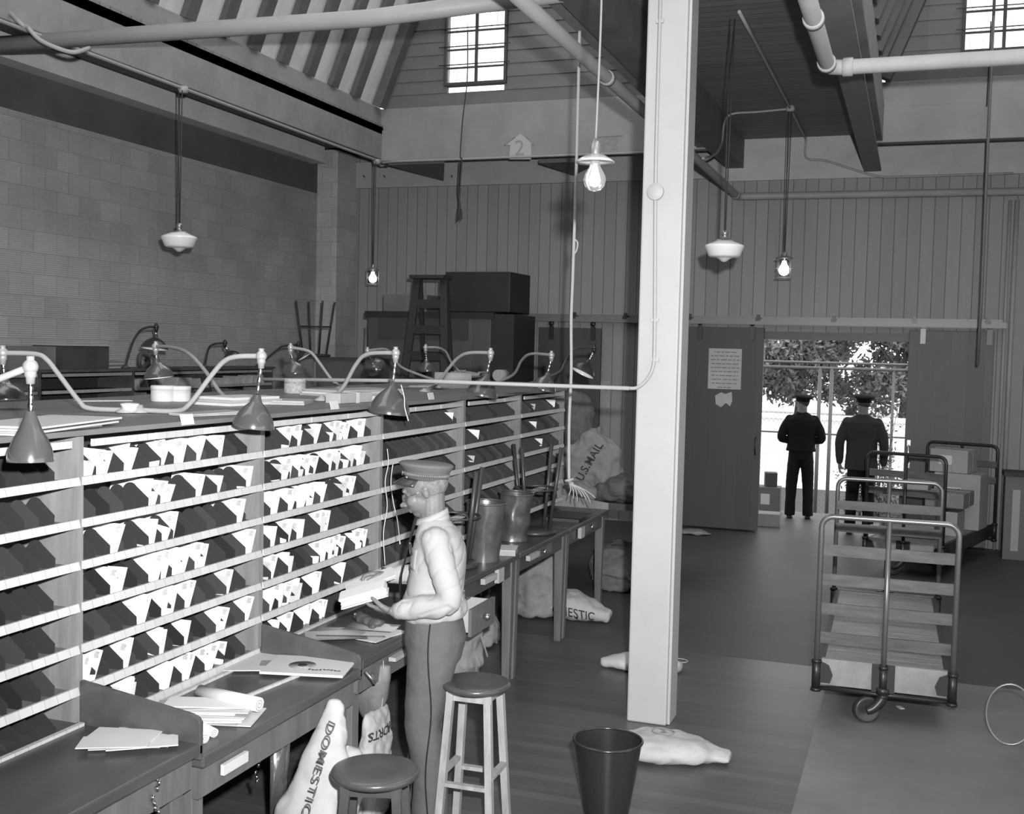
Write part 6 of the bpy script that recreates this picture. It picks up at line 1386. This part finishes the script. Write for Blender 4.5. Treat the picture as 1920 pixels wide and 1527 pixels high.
# peaked cap: band with pleated strap, soft top wider than the band, visor and badge
ct = V((0, 0, 0)); CR = HR @ Matrix.Rotation(-.42, 3, 'Y')
def CP(x, y, z): return HP(0, 0, 0) + CR @ V((x - .004, y, z + .052))
def cring(z, a, b_, dx=0, n=36): return [CP(dx + a * math.cos(2 * PI * k / n), b_ * math.sin(2 * PI * k / n), z) for k in range(n)]
cap = MB(); cap.loft([cring(-.006, .102, .083), cring(.028, .105, .086), cring(.034, .108, .090), cring(.058, .128, .112, .004), cring(.066, .130, .114, .006), cring(.072, .120, .104, .006), cring(.078, .06, .05, .0)]); cp = obj('cap', cap, CAPM, t)
p = MB(); n = 80
for k in range(n):
    a = 2 * PI * k / n; c = CP(.1065 * math.cos(a), .0875 * math.sin(a), .018); p.ball(c, .0050, 4, sc=(1, 1, 1.9), rot=CR)
o = obj('pleated_band', p, mat('cap_strap', .12, .4, metal=.2), cp)
p = MB(); vr = []
for rr, dz in ((1.0, .0), (1.18, -.010), (1.42, -.026), (1.52, -.034)):
    vr.append([CP(.100 * rr * math.cos(a) * (1.0), .082 * math.sin(a) * (1 + (rr - 1) * .35), -.003 + dz) for a in [-1.25 + 2.5 * k / 14 for k in range(15)]])
vs_ = [v for r_ in vr for v in r_]; p.add(vs_, [(i * 15 + k, i * 15 + k + 1, (i + 1) * 15 + k + 1, (i + 1) * 15 + k) for i in range(3) for k in range(14)], 0, True); vi = obj('visor', p, mat('visor_leather', .03, .25, spec=.6), cp); s_ = vi.modifiers.new('s', 'SOLIDIFY'); s_.thickness = .004
p = MB(); p.ball(CP(.112, .0, .018), 1, 8, sc=(.006, .016, .016), rot=CR); p.ball(CP(.088, .062, .004), .007, 6); obj('cap_badge', p, STEEL, cp)
# letters he holds (their own things)
Rm = Matrix.Rotation(PI + .36, 3, 'Z'); clw = V((-2.10, 4.82, 0)); bpy.context.view_layer.update()
def wl_(v): return Rm @ V(v) + clw
hc_ = wl_((.315, .11, 1.115)); t2 = thing('letter_stack', 'stack of letters held in the left hand of the clerk', 'letters', hc_, .12); t2.rotation_euler = (.10, -.30, .40)
random.seed(6)
for k in range(10): p = MB(); p.box((random.uniform(-.006, .006), random.uniform(-.006, .006), -.022 + .0052 * k), (.215, .125, .0042), 0, Matrix.Rotation(random.uniform(-.05, .05), 3, 'Z')); obj('envelope', p, PAPER if k % 3 else LM[1], t2)
hc_ = wl_((.315, -.06, 1.165)); t2 = thing('letter_stack', 'wide white letters held at the top by the right hand of the clerk', 'letters', hc_, .1); t2.rotation_euler = (.15, -.34, .50)
for k in range(4): p = MB(); p.box((.0, random.uniform(-.008, .008), .004 * k - .03), (.24, .13, .0032), 0, Matrix.Rotation(random.uniform(-.06, .06), 3, 'Z')); obj('envelope', p, PAPER, t2)

# --- the two carriers outside the door, seen from behind
def carrier(lab, loc, rz, h, coat, trous, head_turn, armsp, shoulder=.235, coat_len=.82, vox=.009, gap=.11):
    s = h / 1.76; Zs = lambda z: z * s; Pn = lambda x, y, z: V((x, y, z * s))
    hc = Pn(.02, 0, 1.60); K = dict(label=lab, loc=loc, rz=rz, head=hc, hf=V((math.cos(head_turn), math.sin(head_turn), -.05)), hu=V((0, 0, 1)), neck0=Pn(-.01, 0, 1.42), neck1=Pn(.0, 0, 1.50), core=[(Pn(0, 0, 1.0), Pn(-.01, 0, 1.35), .10, .11)],
               arms=[dict(pts=[Pn(*q) for q in a['pts']], d=V(a['d']), n=V(a['n']), curl=a.get('curl', .4), side=a['side']) for a in armsp],
               legs=[[Pn(0, .09, .92), Pn(.02, gap, .5), Pn(-.02, gap + .01, .07)], [Pn(0, -.09, .92), Pn(.02, -gap, .5), Pn(.0, -gap - .01, .07)]], skin=mat('skin_shaded', .12, .6), vox=.007)
    t, P, HR, bo = make_person(K)
    c = MB(); R_ = [((0, 0, coat_len), .150, .205), ((-.005, 0, 1.0), .138, .19), ((-.01, 0, 1.15), .125, .190), ((-.02, 0, 1.30), .135, .215), ((-.02, 0, 1.385), .125, shoulder * .98), ((-.015, 0, 1.425), .10, shoulder * .72), ((-.01, 0, 1.455), .08, .11), ((-.0, 0, 1.485), .062, .065)]
    c.loft([ellring(Pn(*q), a, b_, 28, 2.3) for q, a, b_ in R_])
    for a in K['arms']:
        q = a['pts']; sd_ = 1 if q[0].y > 0 else -1; limb(c, [q[0] + V((-.01, -.03 * sd_, 0)), q[0].lerp(q[1], .5), q[1], q[1].lerp(q[2], .5), q[1].lerp(q[2], .97)], [.066, .066, .060, .054, .044], 14)
    obj('coat', fuse(c, vox, 'coat', coat, 8, .004, 9), None, t)
    tr_ = MB(); tr_.loft([ellring(Pn(-.0, 0, .82), .12, .165, 26, 2.3), ellring(Pn(-.0, 0, .92), .125, .165, 26, 2.3), ellring(Pn(0, 0, 1.02), .115, .155, 26, 2.3)])
    for sy in (1, -1): tr_.loft([ellring(Pn(-.0, .078 * sy, .90), .12, .09, 20), ellring(Pn(.0, (gap - .018) * sy, .72), .108, .088, 20), ellring(Pn(.02, gap * sy, .48), .085, .078, 20), ellring(Pn(-.0, (gap + .008) * sy, .25), .078, .070, 20), ellring(Pn(-.01, (gap + .012) * sy, .045), .085, .072, 20)])
    obj('trousers', fuse(tr_, vox, 'trousers', trous, 3, .004, 9, 2), None, t)
    for sy in (1, -1):
        p = MB(); p.ball((.05, (gap + .012) * sy, .035), 1, 10, sc=(.125, .045, .035)); p.bb((-.07, (gap + .012) * sy - .04, .001), (.16, (gap + .012) * sy + .04, .022)); me_ = fuse(p, .012, 'shoe', mat('shoe_black', .02, .3), 2)
        for v in me_.vertices: v.co.z = max(v.co.z, .001)
        obj('shoe', me_, None, t)
    cap = MB(); CR = HR @ Matrix.Rotation(-.20, 3, 'Y')
    def CP(x, y, z): return P(0, 0, 0) + CR @ V((x, y, z + .045))
    def cring(z, a, b_, dx=0, n=30): return [CP(dx + a * math.cos(2 * PI * k / n), b_ * math.sin(2 * PI * k / n), z) for k in range(n)]
    cap.loft([cring(-.012, .104, .085), cring(.022, .106, .088), cring(.050, .138, .125, -.012), cring(.062, .140, .127, -.014), cring(.074, .115, .10, -.01), cring(.082, .05, .045, -.005)]); cp = obj('cap', cap, trous, t)
    p = MB(); vr = [[CP(.102 * rr * math.cos(a), .084 * math.sin(a) * (1 + (rr - 1) * .3), -.006 + dz) for a in [-1.2 + 2.4 * k / 12 for k in range(13)]] for rr, dz in ((1, 0), (1.25, -.014), (1.5, -.034))]
    p.add([v for r_ in vr for v in r_], [(i * 13 + k, i * 13 + k + 1, (i + 1) * 13 + k + 1, (i + 1) * 13 + k) for i in range(2) for k in range(12)], 0, True); vi = obj('visor', p, mat('visor_leather', .03, .25), cp); s_ = vi.modifiers.new('s', 'SOLIDIFY'); s_.thickness = .004
    p = MB(); p.ball(P(-.016, 0, .018), 1, 12, sc=(.094, .079, .080), rot=HR); obj('hair', p, mat('hair_dark', .03, .7), t)
    return t
fl_ = at_z(1497, 972, 0)
carrier('man in a dark uniform and peaked cap outside the door, hands held in front', (fl_.x, fl_.y, 0), PI / 2 + .12, 1.76, NAVY, NAVY, .55, [dict(pts=[(-.01, .195, 1.38), (-.02, .27, 1.12), (.16, .12, 1.05)], d=(.6, -.7, 0), n=(0, -.3, .9), side=1), dict(pts=[(-.01, -.195, 1.38), (-.02, -.27, 1.12), (.16, -.12, 1.05)], d=(.6, .7, 0), n=(0, .3, .9), side=-1)], shoulder=.225, coat_len=.94, gap=.11)
fr2 = at_d(1626, 700, 14.9)
carrier('man in a greyer coat and dark cap standing in the doorway, arms at his sides', (fr2.x, 14.85, 0), PI / 2 - .05, 1.83, COATM, NAVY, .25, [dict(pts=[(-.01, .21, 1.38), (-.03, .27, 1.12), (.03, .27, .88)], d=(.1, .0, -1), n=(0, -1, 0), side=1), dict(pts=[(-.01, -.21, 1.38), (-.03, -.27, 1.12), (.03, -.27, .88)], d=(.1, 0, -1), n=(0, 1, 0), side=-1)], shoulder=.26, coat_len=.80, gap=.10)
